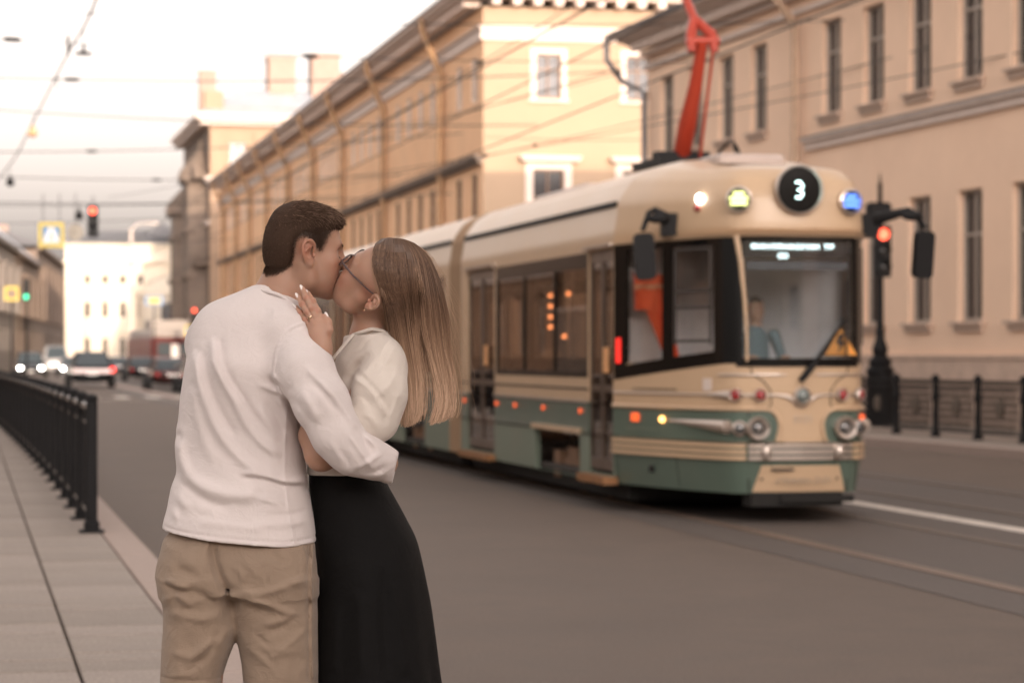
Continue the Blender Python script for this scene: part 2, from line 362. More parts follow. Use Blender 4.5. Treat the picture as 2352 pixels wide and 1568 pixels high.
downpipe(BR, [(36,-.95,10.55),(36,-.95,10.25),(36,-.35,9.5),(36,-.22,9.3),(36,-.22,.3)], M_pipe2, 0.10)

# --- middle building: long ochre block with a sunlit end wall
o = Vector((-1.11, 93.10, 0)); BC = thing('ochre_building', 'long ochre building with a sunlit end wall, many drainpipes and a white band', 'building', o, A_C - pi/2)
pipes = [-7.9,-22.9,-36.7,-48.6,-60.6,-72.7,-83.6,-93.5,-103.5]
wx = [-1.75,-4.9]; 
for a, c in zip(pipes[:-1], pipes[1:]): wx += [a+(c-a)*q for q in (.2,.4,.6,.8)]
rows = ((11.45,1.75,1.05),(6.2,2.45,1.1),(2.0,2.3,1.2))
rects = [(x-w_/2, x+w_/2, zb, zb+h_) for x in wx for zb, h_, w_ in rows]
wall_mesh(-109, 0, 0.9, 15.0, rects, 0.10).build('wall', M_ochre, BC)
for x in wx:
    for k, (zb, h_, w_) in enumerate(rows):
        window(BC, x, zb, w_, h_, 0.09, M_trim if k == 0 else M_wframe, M_pane2 if k == 0 else M_pane, lines=(.5,), transom=(.66,))
ME = Matrix.Translation((0,0,0)) @ Matrix.Rotation(pi/2, 4, 'Z')      # end wall faces +x; its local x runs inward
er = [(2.08,3.08,11.5,13.22),(5.68,6.68,11.5,13.22),(9.3,10.3,11.5,13.22),(1.95,3.2,5.6,8.75),(5.55,6.8,5.6,8.75),(9.2,10.45,5.6,8.75),(2,3.2,1.8,4),(5.6,6.8,1.8,4),(9.2,10.4,1.8,4)]
M_endw = mat('sunlit_end_plaster', (0.37,0.27,0.19), 0.9, var=0.04, vscale=0.5, bump=0.1, bscale=40)  # sunlit side's own copy, toned down against the sun on it
e_ = wall_mesh(0, 14, 0.9, 15.0, er, 0.25).build('end_wall', M_endw, BC); e_.matrix_local = ME
for k, (x0, x1, z0, z1) in enumerate(er):
    window(BC, (x0+x1)/2, z0, x1-x0, z1-z0, 0.2, M_wframe, M_pane, M=ME, lines=(.5,), transom=(.66,))
sm = MB(); w_, h_ = 1.0, 1.72
for x0, x1, z0, z1 in ((-w_/2-.22,-w_/2,-.05,h_+.2),(w_/2,w_/2+.22,-.05,h_+.2),(-w_/2,w_/2,h_,h_+.2)): sm.box(x0,x1,-.07,-.003,z0,z1)
sm.box(-.8,.8,-.14,-.002,-.14,-.053); sm = sm.mesh('window_surround', M_trim)
s2 = MB(); 
for x0, x1, z0, z1 in ((-.92,-.625,-.05,3.3),(.625,.92,-.05,3.3),(-.625,.625,3.15,3.3)): s2.box(x0,x1,-.08,-.003,z0,z1)
s2.box(-.92,.92,-.10,-.002,3.303,3.45); s2.box(-1.15,1.15,-.55,-.002,3.453,3.56); s2.box(-1.2,1.2,-.62,-.002,3.563,3.64); s2 = s2.mesh('window_hood', M_trim)
for x0, x1, z0, z1 in er[:3]:
    q = link('window_surround', sm, BC); q.matrix_local = ME @ Matrix.Translation(((x0+x1)/2,0,z0))
for x0, x1, z0, z1 in er[3:6]:
    q = link('window_hood', s2, BC); q.matrix_local = ME @ Matrix.Translation(((x0+x1)/2,0,z0))
with part(BC, 'plinth', M_stone) as b: b.box(-109, .08, -.08, 0.3, 0, .9); b.box(.08-.3,.08,0.3,14,0,.9)
with part(BC, 'back_wall', M_ochre) as b: b.add([(-109,0,0),(-109,14,0),(0,14,0),(-109,0,15),(-109,14,15),(0,14,15)], [(0,1,4,3),(1,2,5,4)])
with part(BC, 'band', M_trim) as b: b.box(-109,.10,-.10,-.002,13.72,14.18); b.box(.002,.10,-.002,14,13.72,14.18); b.box(-109,.22,-.22,-.002,14.183,14.26); b.box(.002,.22,-.002,14,14.183,14.26)
with part(BC, 'string_course', M_dkstone_shade) as b: b.box(-109,.0,-.35,-.002,9.12,9.3); b.box(-109,0,-.2,-.002,8.95,9.117)
ct = MB(); ct.box(-.16,.16,-.7,0,0,.24); ct = ct.mesh('modillion', M_trim)
for k in range(130):
    link('modillion', ct, BC, (-0.55-0.82*k, -.003, 15.02))
for k in range(17):
    q = link('modillion', ct, BC); q.matrix_local = ME @ Matrix.Translation((0.4+.82*k,-.003,15.02))
with part(BC, 'cornice', M_trim) as b:
    for y, z0, z1 in ((-.75,15.263,15.36),(-.9,15.363,15.5),(-1.05,15.503,15.66)): b.box(-109.5,-y,y,0,z0,z1); b.box(-.001,-y,0,14.3,z0,z1)
with part(BC, 'roof', M_roof) as b:
    b.add([(-110,-1.12,15.665),(1.12,-1.12,15.665),(1.12,15,15.665),(-110,15,15.665),(-104,7,17.6),(-6,7,17.6),(-110,-1.12,15.73),(1.12,-1.12,15.73),(1.12,15,15.73),(-110,15,15.73)],
      [(3,2,1,0),(0,1,7,6),(1,2,8,7),(3,0,6,9),(6,7,5,4),(7,8,5),(8,9,4,5),(9,6,4)])
for x in pipes: downpipe(BC, [(x,-1.0,15.6),(x,-1.0,15.1),(x,-.35,13.6),(x,-.2,13.3),(x,-.2,.5)], M_pipe, 0.14)
# chimneys and a parapet shape on that roof
bk = MB(); bk.box(-.6,.6,-.4,.4,0,1.3); bk.box(-.68,.68,-.48,.48,1.303,1.42)
# --- corner building with bay, its shaded street side painted darker than the sunlit end
o = Vector((-26.9, 215, 0)); BT = thing('corner_tower_building', 'tall corner building with dark bays on the street side and chimneys on its sunlit roof', 'building', o, A_ST - pi/2)
M_sunny = mat('sandy_wall_sunlit', (0.34,0.24,0.17), 0.9, var=0.08, vscale=0.5)  # paler wall colour for the side facing the sun
rr = [(x-.75, x+.75, z, z+2.0) for x in (-3,-7.5,-12,-16.5,-21) for z in (2.5,6.6,10.4,14.2,17.8)]
wall_mesh(-26,0,0,22,rr,0.15).build('wall', M_dkstone_shade, BT)
for r in rr: window(BT, (r[0]+r[1])/2, r[2], 1.5, 2.0, 0.13, M_wframe, M_pane)
er2 = [(x-.75, x+.75, z, z+2.5) for x in (2.5,6.7,10.9,15.1,19.3,23.5,27.7) for z in (2.5,6.6,10.4,14.2,18.0)]
q = wall_mesh(0,36,0,22,er2,0.3).build('end_wall', M_sunny, BT); q.matrix_local = ME
for r in er2: window(BT, (r[0]+r[1])/2, r[2], 1.5, 2.5, 0.25, M_wframe, M_pane, M=ME)
with part(BT, 'pilaster', M_sunny) as b:
    for y in (0.62, 4.6, 8.8, 13.0): b.box(.002,.35,y-.6,y+.6,1,21.4)
with part(BT, 'cornice', M_trim) as b: b.box(-26,.9,-.9,0,22.0,22.45); b.box(-.001,.9,0,36,22.0,22.45); b.box(-26,1.3,-1.3,0,22.453,22.9); b.box(-.001,1.3,0,36,22.453,22.9)
for xb, z1 in ((-6,17.2),(-20,15.0)):
    with part(BT, 'bay', M_dkstone_shade) as b:
        pl = [(-3.2,0),(-2.2,-1.6),(2.2,-1.6),(3.2,0)]
        vs = [(xb+x,y,z) for z in (4.0,z1) for x,y in pl]; b.add(vs, [(0,4,5,1),(1,5,6,2),(2,6,7,3),(4,7,6,5),(0,1,2,3)])
        for z in (8.5,12.6): b.box(xb-2.6,xb+2.6,-1.9,-.05,z,z+.35)
        b.box(xb-3.1,xb+3.1,-2.0,-.05,z1+.003,z1+.3)
        b.lathe([(2.2,z1+.3),(1.9,z1+1.2),(1.0,z1+2.2),(.25,z1+3.0),(.06,z1+4)],14,Matrix.Translation((xb,-.2,0)))
with part(BT, 'belt_course', M_trim) as b: b.box(-26,.38,-.38,-.004,17.0,17.4); b.box(.002,.38,-.004,36,17.0,17.4); b.box(-26,.3,-.3,-.004,13.2,13.5)
with part(BT, 'parapet', M_sunny) as b: b.box(-26,.2,-.2,.2,22.91,23.6); b.box(-.2,.2,.2,36,22.91,23.6); b.box(-1.2,.45,-.45,1.2,22.912,25.0); b.prism([(-4.5,23.6),(-1.8,23.6),(-3.1,25.6)],-.2,.3)
for xb in (-2.2,-11.5):
    for zb_ in (9.6, 17.4):
        with part(BT, 'balcony', M_dkstone_shade) as b: b.box(xb-1.5,xb+1.5,-1.3,-.01,zb_,zb_+.25); b.box(xb-1.5,xb+1.5,-1.3,-1.2,zb_+.25,zb_+1.1)
with part(BT, 'roof', M_bluish) as b:
    b.add([(-26,-1.2,22.905),(1.2,-1.2,22.905),(1.2,36,22.905),(-26,36,22.905),(-24,3,25.5),(-3,3,25.5),(-3,34,25.5),(-24,34,25.5)], [(0,1,5,4),(1,2,6,5),(2,3,7,6),(3,0,4,7),(4,5,6,7)])
for x, y, w_, h_ in ((-3.5,6.8,2.3,28.3),(-3,10.7,2.4,28.6),(-8,13.2,1.6,27.5),(-1.0,-0.1,1.2,26.6),(-9,17,1.6,29.2)):
    with part(BT, 'chimney', M_brick) as b: b.box(x-w_/2,x+w_/2,y-.9*w_/2-.2,y+.9*w_/2+.2,22.8,h_); b.box(x-w_/2-.12,x+w_/2+.12,y-w_/2-.2,y+w_/2+.2,h_+.003,h_+.3)

# --- pale palace closing the street
o = Vector((-65.5*.7576, 250, 0)); BW = thing('white_palace', 'sun-bleached pale palace with a grey roof closing the far end of the street', 'building', o, radians(1.5))
pr = []
for k in range(9):
    x = 7.5+2.4*k
    if k > 6 or k == 4: continue
    pr += [(x-.4,x+.4,11.8,13.0),(x-.38,x+.38,7.2,9.3),(x-.38,x+.38,1.9,4.4)]
BW.scale = (.7576,)*3
wall_mesh(4.5,23.0,0,17.0,pr,0.4).build('wall', M_pale, BW)
for r in pr: window(BW, (r[0]+r[1])/2, r[2], r[1]-r[0], r[3]-r[2], 0.3, M_wframe2, M_pane)
with part(BW, 'cornice', M_pale) as b: b.box(4.3,23.2,-.7,0,14.6,15.0); b.box(4.2,23.3,-.5,.2,16.9,17.3)
with part(BW, 'window_hood', M_pale) as b:
    for k in range(7):
        x = 7.5+2.4*k; b.prism([(x-.9,5.0),(x+.9,5.0),(x,5.6)],-.35,-.003)
with part(BW, 'side_wall', M_pale) as b: b.box(4.5,22.9,.401,18,0,17.0)
with part(BW, 'roof', M_roof) as b: b.add([(4.0,-.6,17.305),(23.5,-.6,17.305),(23.5,18,17.305),(4.0,18,17.305),(8,8,19.3),(18,8,19.6)], [(0,1,5,4),(1,2,5),(2,3,4,5),(3,0,4),(0,3,2,1)])
with part(BW, 'roof_gable', M_roof) as b: b.prism([(14,18.0),(20.5,18.0),(17.3,20.2)],4,7)
with part(BW, 'corner_rotunda', M_pale, 40) as b: b.lathe([(4.6,0),(4.6,9.6),(4.9,9.8),(4.9,10.6),(4.2,10.7),(3.2,12.4),(.1,13)],28,Matrix.Translation((19.5,-3.0,0)))
aw = MB(); pts = [(-.85,4.6),(.85,4.6)]+[(.85*cos(a),8.2+.85*sin(a)) for a in np.linspace(0,pi,9)]
aw.prism(pts,-.08,.08); aw.build('arched_window', M_pane, BW, loc=(19.3,-7.62,0))
# --- left-hand row in shade, seen where the street widens
TL = radians(7.8)
def left_block(nm, label, a0, a1, zt, m, roofm, mans):
    p0 = Vector((-45.5, 213, 0)); u = Vector((-sin(TL), cos(TL), 0))
    T = thing(nm, label, 'building', p0 + u*a0, TL + pi/2, 'shaded buildings on the far left of the street')
    L_ = a1-a0; nwin = int(L_/4.6); xs = [2.3+4.6*k for k in range(nwin)]
    rs = [(x-.7,x+.7,z,z+2.1) for x in xs for z in np.arange(2.0, zt-2.6, 4.0)]
    # local +x runs away from the viewer, street side is -y
    wall_mesh(0,L_,0,zt,rs,0.3).build('wall', m, T)
    for r in rs: window(T,(r[0]+r[1])/2,r[2],1.4,2.1,.25,M_wframe2,M_pane)
    with part(T,'gable_wall', m) as b:
        b.add([(0,0,0),(0,-0.0,zt),(0,16,zt),(0,16,0)], [(0,1,2,3)])
    with part(T,'end_wall', m) as b: b.add([(L_,0,0),(L_,16,0),(L_,16,zt),(L_,0,zt)], [(0,1,2,3)])
    with part(T,'cornice', m) as b: b.box(-.3,L_,-.6,0,zt+.003,zt+.4)
    with part(T,'roof', roofm) as b:
        b.add([(-.3,-.6,zt+.41),(L_,-.6,zt+.41),(L_,16,zt+.41),(-.3,16,zt+.41),(.8,4,zt+mans),(L_-.8,4,zt+mans),(L_-.8,11,zt+mans),(.8,11,zt+mans)], [(0,1,5,4),(1,2,6,5),(2,3,7,6),(3,0,4,7),(4,5,6,7),(3,2,1,0)])
    with part(T,'chimney', M_brick) as b: b.box(L_*.4,L_*.4+1.2,5,6.5,zt+.5,zt+mans+1.8)
    for xb in xs[1::2]:
        with part(T,'bay', m) as b: b.box(xb-1.6,xb+1.6,-.8,-.01,5.5,zt-2.0); b.box(xb-1.8,xb+1.8,-1.0,-.01,zt-1.99,zt-1.7)
    return T
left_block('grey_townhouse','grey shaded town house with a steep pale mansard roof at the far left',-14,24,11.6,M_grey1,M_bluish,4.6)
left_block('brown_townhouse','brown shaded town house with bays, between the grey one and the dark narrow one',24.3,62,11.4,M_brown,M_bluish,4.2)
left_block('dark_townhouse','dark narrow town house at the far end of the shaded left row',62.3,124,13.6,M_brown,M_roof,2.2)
# --- added, unseen building behind the viewer, sized to throw the evening shade
o = Vector((-40, -66, 0)); BB = thing('rear_shade_block', 'unseen house added behind the viewer to shade the street', 'building', o, 0.0)
xs = [3+4*k for k in range(24)]; rs = [(x-.6,x+.6,z,z+1.9) for x in xs for z in (1.8,5.4)]
q = wall_mesh(0,98,0,15.0,[],0.3); q.build('wall', M_cream, BB)
with part(BB,'front_wall', M_cream) as b: b.box(0,98,6,14,0,19.3)
with part(BB,'roof', M_roof) as b: b.add([(0,5.4,19.31),(98,5.4,19.31),(98,14.6,19.31),(0,14.6,19.31),(3,10,20.2),(95,10,20.2)], [(0,1,5,4),(1,2,5),(2,3,4,5),(3,0,4),(3,2,1,0)])
with part(BB,'window', M_pane) as b:
    for r in rs: b.box(r[0],r[1],14.0,14.03,r[2],r[3])
# --- left-hand terraces beyond the frame, mirrored in the tram's windows
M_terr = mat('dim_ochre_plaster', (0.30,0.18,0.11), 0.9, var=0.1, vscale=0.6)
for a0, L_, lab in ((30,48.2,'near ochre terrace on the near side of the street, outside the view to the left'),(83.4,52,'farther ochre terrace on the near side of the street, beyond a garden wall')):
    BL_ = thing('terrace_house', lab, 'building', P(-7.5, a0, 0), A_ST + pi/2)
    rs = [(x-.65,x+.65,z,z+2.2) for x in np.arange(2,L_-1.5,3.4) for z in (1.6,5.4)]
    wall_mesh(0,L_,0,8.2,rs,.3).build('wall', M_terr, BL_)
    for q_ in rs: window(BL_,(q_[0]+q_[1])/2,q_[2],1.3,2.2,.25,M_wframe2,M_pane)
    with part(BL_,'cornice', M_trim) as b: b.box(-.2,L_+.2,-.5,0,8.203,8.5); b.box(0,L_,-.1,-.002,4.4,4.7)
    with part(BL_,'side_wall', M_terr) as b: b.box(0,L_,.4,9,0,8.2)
GW_ = thing('garden_wall', 'low garden wall between the two terraces beyond the left edge', 'wall', P(-7.5, 78.3, 0), A_ST + pi/2)
with part(GW_,'wall', M_dkstone_shade) as b: b.box(0,5.0,0,.4,0,3.1)
with part(GW_,'coping', M_trim) as b: b.box(-.02,5.02,-.06,.46,3.103,3.2)
bpy.context.view_layer.update()
# ------------------------------------------------------------------ tram
M_tc = mat('tram_cream_paint', (0.56,0.40,0.26), 0.36, var=0.05, vscale=1.2, coat=0.12, dirt=(0.50,0.35,0.22), dscale=0.8)
M_tg = mat('tram_green_paint', (0.098,0.14,0.112), 0.34, var=0.06, vscale=1.5, coat=0.3, dirt=(0.13,0.155,0.12), dscale=0.9)
M_tg2 = mat('tram_skirt_reflect_green', (0.17,0.21,0.165), 0.45, var=0.08, vscale=1.5, dirt=(0.20,0.20,0.16), dscale=1.0)  # paler, greyer green: reflected light put into the skirt colour
M_chr = mat('tram_silver_trim', (0.66,0.58,0.52), 0.28, 0.75)
M_blk = mat('tram_black_glass', (0.006,0.006,0.006), 0.2, spec=0.25)
M_bell = mat('tram_bellows', (0.30,0.20,0.125), 0.6, var=0.06, vscale=3)
M_under = mat('tram_underframe', (0.012,0.011,0.010), 0.85)
M_bogie = mat('rusty_bogie', (0.22,0.13,0.08), 0.8, var=0.3, vscale=6)
M_redlens = mat('red_lens', (0.28,0.01,0.012), 0.15, coat=0.5)
M_lens = mat('headlight_lens', (0.10,0.10,0.10), 0.08, 0.3, coat=1.0)
M_ora = emis('orange_marker', (1.0,0.13,0.03), .20); M_amb = emis('amber_marker', (1.0,0.45,0.12), 1.2); M_redstrip = emis('red_strip', (1.0,0.03,0.02), .22)
M_led = emis('white_led', (0.7,1.0,0.95), 2.0); M_yel = emis('yellow_green_lamp', (0.80,0.85,0.30), .55); M_blu = emis('blue_lamp', (0.10,0.22,0.8), .5); M_wht = emis('white_lamp', (1.0,0.95,0.9), 3.0)
M_bead = emis('warm_glow', (1.0,0.33,0.12), 1.0)
M_gw = glass('windscreen_glass', (0.95,0.97,0.98), 0.05, 0.015, (0.85,0.92,1.0)); M_gs = glass('side_glass', (0.74,0.69,0.65), 0.0, 0.02); M_gc = glass('cab_glass', (0.96,0.93,0.90), 0.0)
M_int = mat('tram_interior', (0.40,0.33,0.28), 0.8); M_intd = mat('tram_interior_dark', (0.05,0.042,0.038), 0.8); M_door = mat('tram_door_leaf', (0.085,0.055,0.038), 0.35, coat=0.3)
M_vest = mat('orange_vest', (0.80,0.11,0.03), 0.8, var=0.1, vscale=10); M_refl = mat('reflective_tape', (0.75,0.35,0.2), 0.5)
M_blackplastic = mat('black_plastic', (0.008,0.008,0.009), 0.6, spec=.25)
NX, ND = 2.71507, 22.70603
TR = thing('tram', 'cream and green retro tram number 3 with a red pantograph coming down the street', 'tram', (NX, ND, 0), A_ST - pi/2)
cp = smooth_poly([(0,0),(-.015,.3),(-.06,.5),(-.17,.64),(-.5,.79),(-1.2,1.03),(-2.1,1.25)], 10)
cl = np.array(cp); seg = np.r_[0, np.cumsum(np.linalg.norm(np.diff(cl, axis=0), axis=1))]; S0 = seg[-1]
def plan(s):
    a = abs(s)
    if a >= S0: return np.array([-2.1-(a-S0), 1.25*np.sign(s)]), np.array([0, np.sign(s)])
    x = np.interp(a, seg, cl[:,0]); y = np.interp(a, seg, cl[:,1])
    e = .02; x2 = np.interp(min(a+e,S0), seg, cl[:,0]); y2 = np.interp(min(a+e,S0), seg, cl[:,1]); x1 = np.interp(max(a-e,0), seg, cl[:,0]); y1 = np.interp(max(a-e,0), seg, cl[:,1])
    t = np.array([x2-x1, y2-y1]); t /= np.linalg.norm(t); n = np.array([t[1], -t[0]])
    sg = 1 if s >= 0 else -1
    return np.array([x, y*sg]), np.array([n[0], n[1]*sg])
TT = [0,.1,.45,.55,.72,.86,.95,1.0]; I_body = [0,.0,.05,.09,.2,.4,.72,1.25]; I_nose = [-.02,-.02,0,.02,.09,.22,.55,1.22]
def pt(s, z, off=0.0):
    p, n = plan(s); x = p[0]; q = min(max((x+2.1)/1.6, 0), 1); top = 3.6-0.15*q
    if z > 2.72:
        t = (z-2.72)/(3.6-2.72); zz = 2.72+t*(top-2.72); ins = np.interp(t, TT, I_body)*(1-q)+np.interp(t, TT, I_nose)*q
        tgt = np.array([min(x,-1.5), 0.0]); k = ins/1.25
        p2 = p*(1-k)+tgt*k + n*off
        return Vector((p2[0], p2[1], zz+off*min(max(t*1.3-.4,0),1)))
    rake = 0.02*max(z-1.5,0)/1.22*max(n[0],0) + (0.05*max(.6-z,0)/.3 if z < .6 else 0)
    p2 = p + n*(off-rake)
    return Vector((p2[0], p2[1], z))
def patch(b, s0, s1, z0, z1, ns=24, nz=1, off=0.0, th=0.02):
    """curved panel following the tram's skin; z0, z1 may be functions of s"""
    f0 = z0 if callable(z0) else (lambda s: z0); f1 = z1 if callable(z1) else (lambda s: z1)
    vs = []; fs = []; W_ = nz+1
    for o_ in (off, off-th):
        for i in range(ns+1):
            s = s0+(s1-s0)*i/ns
            for k in range(nz+1): vs.append(pt(s, f0(s)+(f1(s)-f0(s))*k/nz, o_))
    N = (ns+1)*W_
    for i in range(ns):
        for k in range(nz):
            a = i*W_+k; fs.append((a, a+W_, a+W_+1, a+1)); fs.append((N+a, N+a+1, N+a+W_+1, N+a+W_))
        a = i*W_; fs.append((a, N+a, N+a+W_, a+W_)); a = i*W_+nz; fs.append((a, a+W_, N+a+W_, N+a))
    for k in range(nz):
        a = k; fs.append((a, a+1, N+a+1, N+a)); a = ns*W_+k; fs.append((a, N+a, N+a+1, a+1))
    b.add(vs, fs)
s_of_x = lambda x: float(np.interp(-x, -cl[:,0], seg))
# cab shell
b = MB(); patch(b, -S0, S0, 0.76, 1.5, 80, 6, 0, .04); b.build('nose_panel', M_tc, TR, 35)
b = MB()
nz = 26; vs = []; fs = []; ss = np.linspace(-S0, S0, 91)
for s in ss:
    for k in range(nz+1): vs.append(pt(s, 2.72+.88*(1-(1-k/nz)**1.6)))
for i in range(len(ss)-1):
    for k in range(nz): a = i*(nz+1)+k; fs.append((a, a+nz+1, a+nz+2, a+1))
b.add(vs, fs); patch(b, -S0, S0, 2.69, 2.735, 80, 1, 0.025, .06); b.build('cab_roof', M_tc, TR, 35)
b = MB(); patch(b, -S0, S0, 0.28, 0.60, 80, 3, 0.0, .04); b.build('front_skirt', M_tg, TR, 35)
# green side flashes sweeping round to the headlamps
def zlow(s): return 0.765
def ztop(sg):
    def f(s):
        a = abs(s)
        if a > .34: return 1.062
        return 0.80+0.262*sqrt(max(0, 1-((.34-a)/.13)**2))
    return f
for sg in (-1, 1):
    b = MB(); patch(b, sg*S0, sg*.215, zlow, ztop(sg), 90, 3, 0.008, .03); b.build('green_flash', M_tg, TR, 35)
    tr = [pt(sg*s, 1.072, .014) for s in np.linspace(S0, .36, 40)] + [pt(sg*s, z, .016) for s, z in ((.30,1.065),(.26,1.04),(.225,.99),(.208,.93),(.215,.86),(.235,.79),(.25,.765))]
    b = MB(); b.tube(tr, .02, 8); b.build('flash_trim', M_tc if sg else M_chr, TR, 60)
    b = MB(); b.tube([pt(sg*s, 1.205, .012) for s in np.linspace(S0, .62, 30)], [.009]*24+[.012,.02,.03,.038,.045,.04], 8); b.tube([pt(sg*s, 1.205, .012) for s in (.62,.5,.36)], .012, 6)
    b.tube([pt(sg*s, z, .012) for s, z in ((.36,1.205),(.22,1.205),(.15,1.195),(.08,1.16),(.04,1.12),(0,1.105))], [.010,.012,.018,.024,.026,.024], 8); b.build('chrome_wing', M_chr, TR, 60)
    b = MB(); b.tube([pt(sg*s, 1.395, .01) for s in np.linspace(.85, .14, 16)], [.003]+[.010]*14+[.003], 6); b.build('upper_strip', M_chr, TR, 60)
    b = MB(); b.tube([pt(sg*s, z, .006) for s, z in ((.49,1.49),(.47,1.40),(.36,1.33),(.30,1.25),(.29,1.12),(.33,1.07))], .005, 5); b.build('bonnet_seam', M_blk, TR)
    for k in (.61,.40):
        p = pt(sg*k, 1.205, .02); n = plan(sg*k)[1]; T = Matrix.Translation(p) @ Vector((n[0], n[1], 0)).to_track_quat('Z','Y').to_matrix().to_4x4()
        b = MB(); b.lathe([(.062,0),(.064,.03),(.052,.045),(.046,.04)], 24, T, cap=False); q = b.build('lamp_ring', M_chr, TR, 60)
        b = MB(); b.lathe([(.047,.01),(.046,.042),(.03,.055),(.001,.06)], 20, T); b.build('red_lamp', M_redlens, TR, 60)
    # headlamp pods
    pts = [pt(sg*s, z, o_) for s, z, o_ in ((1.62,.945,.0),(1.3,.935,.015),(1.0,.925,.03),(.8,.915,.04),(.68,.905,.05))]
    b = MB(); b.tube(pts, [.012,.030,.045,.058,.066], 12)
    p = pt(sg*.575, .893, .055); n = np.array(plan(sg*.5)[1])+np.array([.6,0]); 
    D = Vector((n[0], n[1], 0)).normalized(); T = Matrix.Translation(p) @ D.to_track_quat('Z','Y').to_matrix().to_4x4()
    b.lathe([(.07,-.14),(.076,0),(.070,.02),(.05,.03)], 24, T, cap=False)
    p2 = pt(sg*.42, .895, .06); T2 = Matrix.Translation(p2) @ Vector((1,sg*.08,0)).to_track_quat('Z','Y').to_matrix().to_4x4()
    b.lathe([(.085,-.14),(.108,-.02),(.112,.02),(.098,.045),(.072,.03),(.062,.0)], 32, T2, cap=False); b.build('headlamp_pod', M_chr, TR, 60)
    b = MB(); b.lathe([(.055,-.02),(.052,.02),(.035,.032),(.001,.036)], 24, T); b.lathe([(.07,-.02),(.058,.012),(.03,.022),(.001,.025)], 24, T2); b.build('headlight', M_lens, TR, 60)
    b = MB(); b.ell(p2+Vector((.045,0,0)), (.018,.025,.025), 10, 6); b.build('headlamp_bulb', mat('bulb_%d' % (sg+1), (.30,.28,.27), .2, .5), TR, True)
    # bumper bars: three ribs, broken at the corner seam
    for z in (.615,.672,.729):
        b = MB(); patch(b, sg*.50, sg*.0, z-.019, z+.019, 20, 2, .045, .05); b.build('bumper_bar', M_chr, TR, 30)
        b = MB(); patch(b, sg*S0, sg*.525, z-.019, z+.019, 50, 2, .030, .04); b.build('side_rib', M_tc, TR, 30)
    b = MB(); b.ell(pt(sg*.35, .672, .07), (.05,.045,.082), 16, 10); b.build('bumper_guard', M_chr, TR, True)
b = MB(); patch(b, -S0, S0, .595, .75, 80, 1, .008, .03); b.build('bumper_backing', M_tg, TR, 35)
b = MB(); b.lathe([(.085,0),(.088,.03),(.07,.045),(.06,.035)], 28, Matrix.Translation(pt(0,1.195,.02)) @ Matrix.Rotation(pi/2,4,'Y'), cap=False); b.build('emblem_ring', M_chr, TR, 60)
b = MB(); b.lathe([(.065,.02),(.06,.045),(.001,.06)], 24, Matrix.Translation(pt(0,1.195,.02)) @ Matrix.Rotation(pi/2,4,'Y')); b.build('emblem_disc', mat('emblem_enamel', (.22,.25,.24), .25, .4, var=.6, vscale=18), TR, True)
# plate below the bumper
def plate(b, off):
    ns, nz_ = 16, 4; vs = []; fs = []
    for i in range(ns+1):
        for k in range(nz_+1):
            z = .30+.24*k/nz_; hw = .47-.085*k/nz_; vs.append(pt(-hw+2*hw*i/ns, z, off))
    for i in range(ns):
        for k in range(nz_): a = i*(nz_+1)+k; fs.append((a,a+nz_+1,a+nz_+2,a+1))
    b.add(vs, fs)
b = MB(); plate(b, .022); patch(b, -.47,.47,.296,.300,16,1,.022,.03); patch(b,-.385,.385,.54,.545,16,1,.022,.03); b.build('front_plate', M_tc, TR, 35)
M_script = mat('faded_script', (0.34,0.28,0.22), .6); M_dkscript = mat('dark_lettering', (0.06,0.05,0.04), .6); M_greyl = mat('grey_lettering', (0.50,0.43,0.36), .6)
RX = (pi/2, 0, pi/2)   # text facing local +x
text_mesh('plate_lettering', '«Чижик» 2121', .085, M_script, TR, (.04, .0, .405), RX, shear=.35)
text_mesh('fleet_number', '3121', .10, M_greyl, TR, (.012, .015, .975), RX)
b = MB(); b.box(.02,.032,-.30,-.08,.500,.522); b.build('maker_plate', M_dkscript, TR)
b = MB(); b.lathe([(.012,0),(.012,.012)],10,Matrix.Translation((-.015,-.385,.42))@Matrix.Rotation(pi/2,4,'Y')); b.lathe([(.012,0),(.012,.012)],10,Matrix.Translation((-.015,.36,.42))@Matrix.Rotation(pi/2,4,'Y')); b.build('plate_bolt', M_dkscript, TR)
b = MB(); b.box(-.3,-.03,-.48,.42,.16,.285); b.box(-.06,.02,-.20,.52,.20,.262); b.build('coupler_cover', M_under, TR)
# cab glazing: windscreen, pillars, side lights in a black surround
b = MB(); patch(b, -.60, .60, 1.525, 2.68, 40, 1, 0.0, .008); b.build('windscreen', M_gw, TR, 60)
b = MB()
patch(b, -.62, .62, 1.47, 1.545, 30, 1, .012, .03); patch(b, -.62, .62, 2.66, 2.73, 30, 1, .004, .03)
for sg in (-1, 1):
    patch(b, sg*.56, sg*.66, 1.5, 2.72, 6, 3, .004, .03)
b.build('windscreen_surround', M_blk, TR, 35)
b = MB(); 
vs = [pt(-.66+.0*k, 2.70-.0*k, .012) for k in range(2)]
b.tube([pt(-.62,2.70,.016), pt(-.575,2.45,.02), pt(-.54,2.1,.02), pt(-.52,1.8,.02), pt(-.515,1.52,.018)], [.03,.024,.02,.016,.014], 8); b.build('pillar_trim', M_tc, TR, 60)
sl = lambda s: 1.5 - 0.17*max(0, (abs(s)-.75))/(S0-.75)
xw = [(-2.06,-1.50),(-1.36,-.70)]
sw = [(s_of_x(-1.84), s_of_x(-1.16)), (s_of_x(-1.0), s_of_x(-.37))]
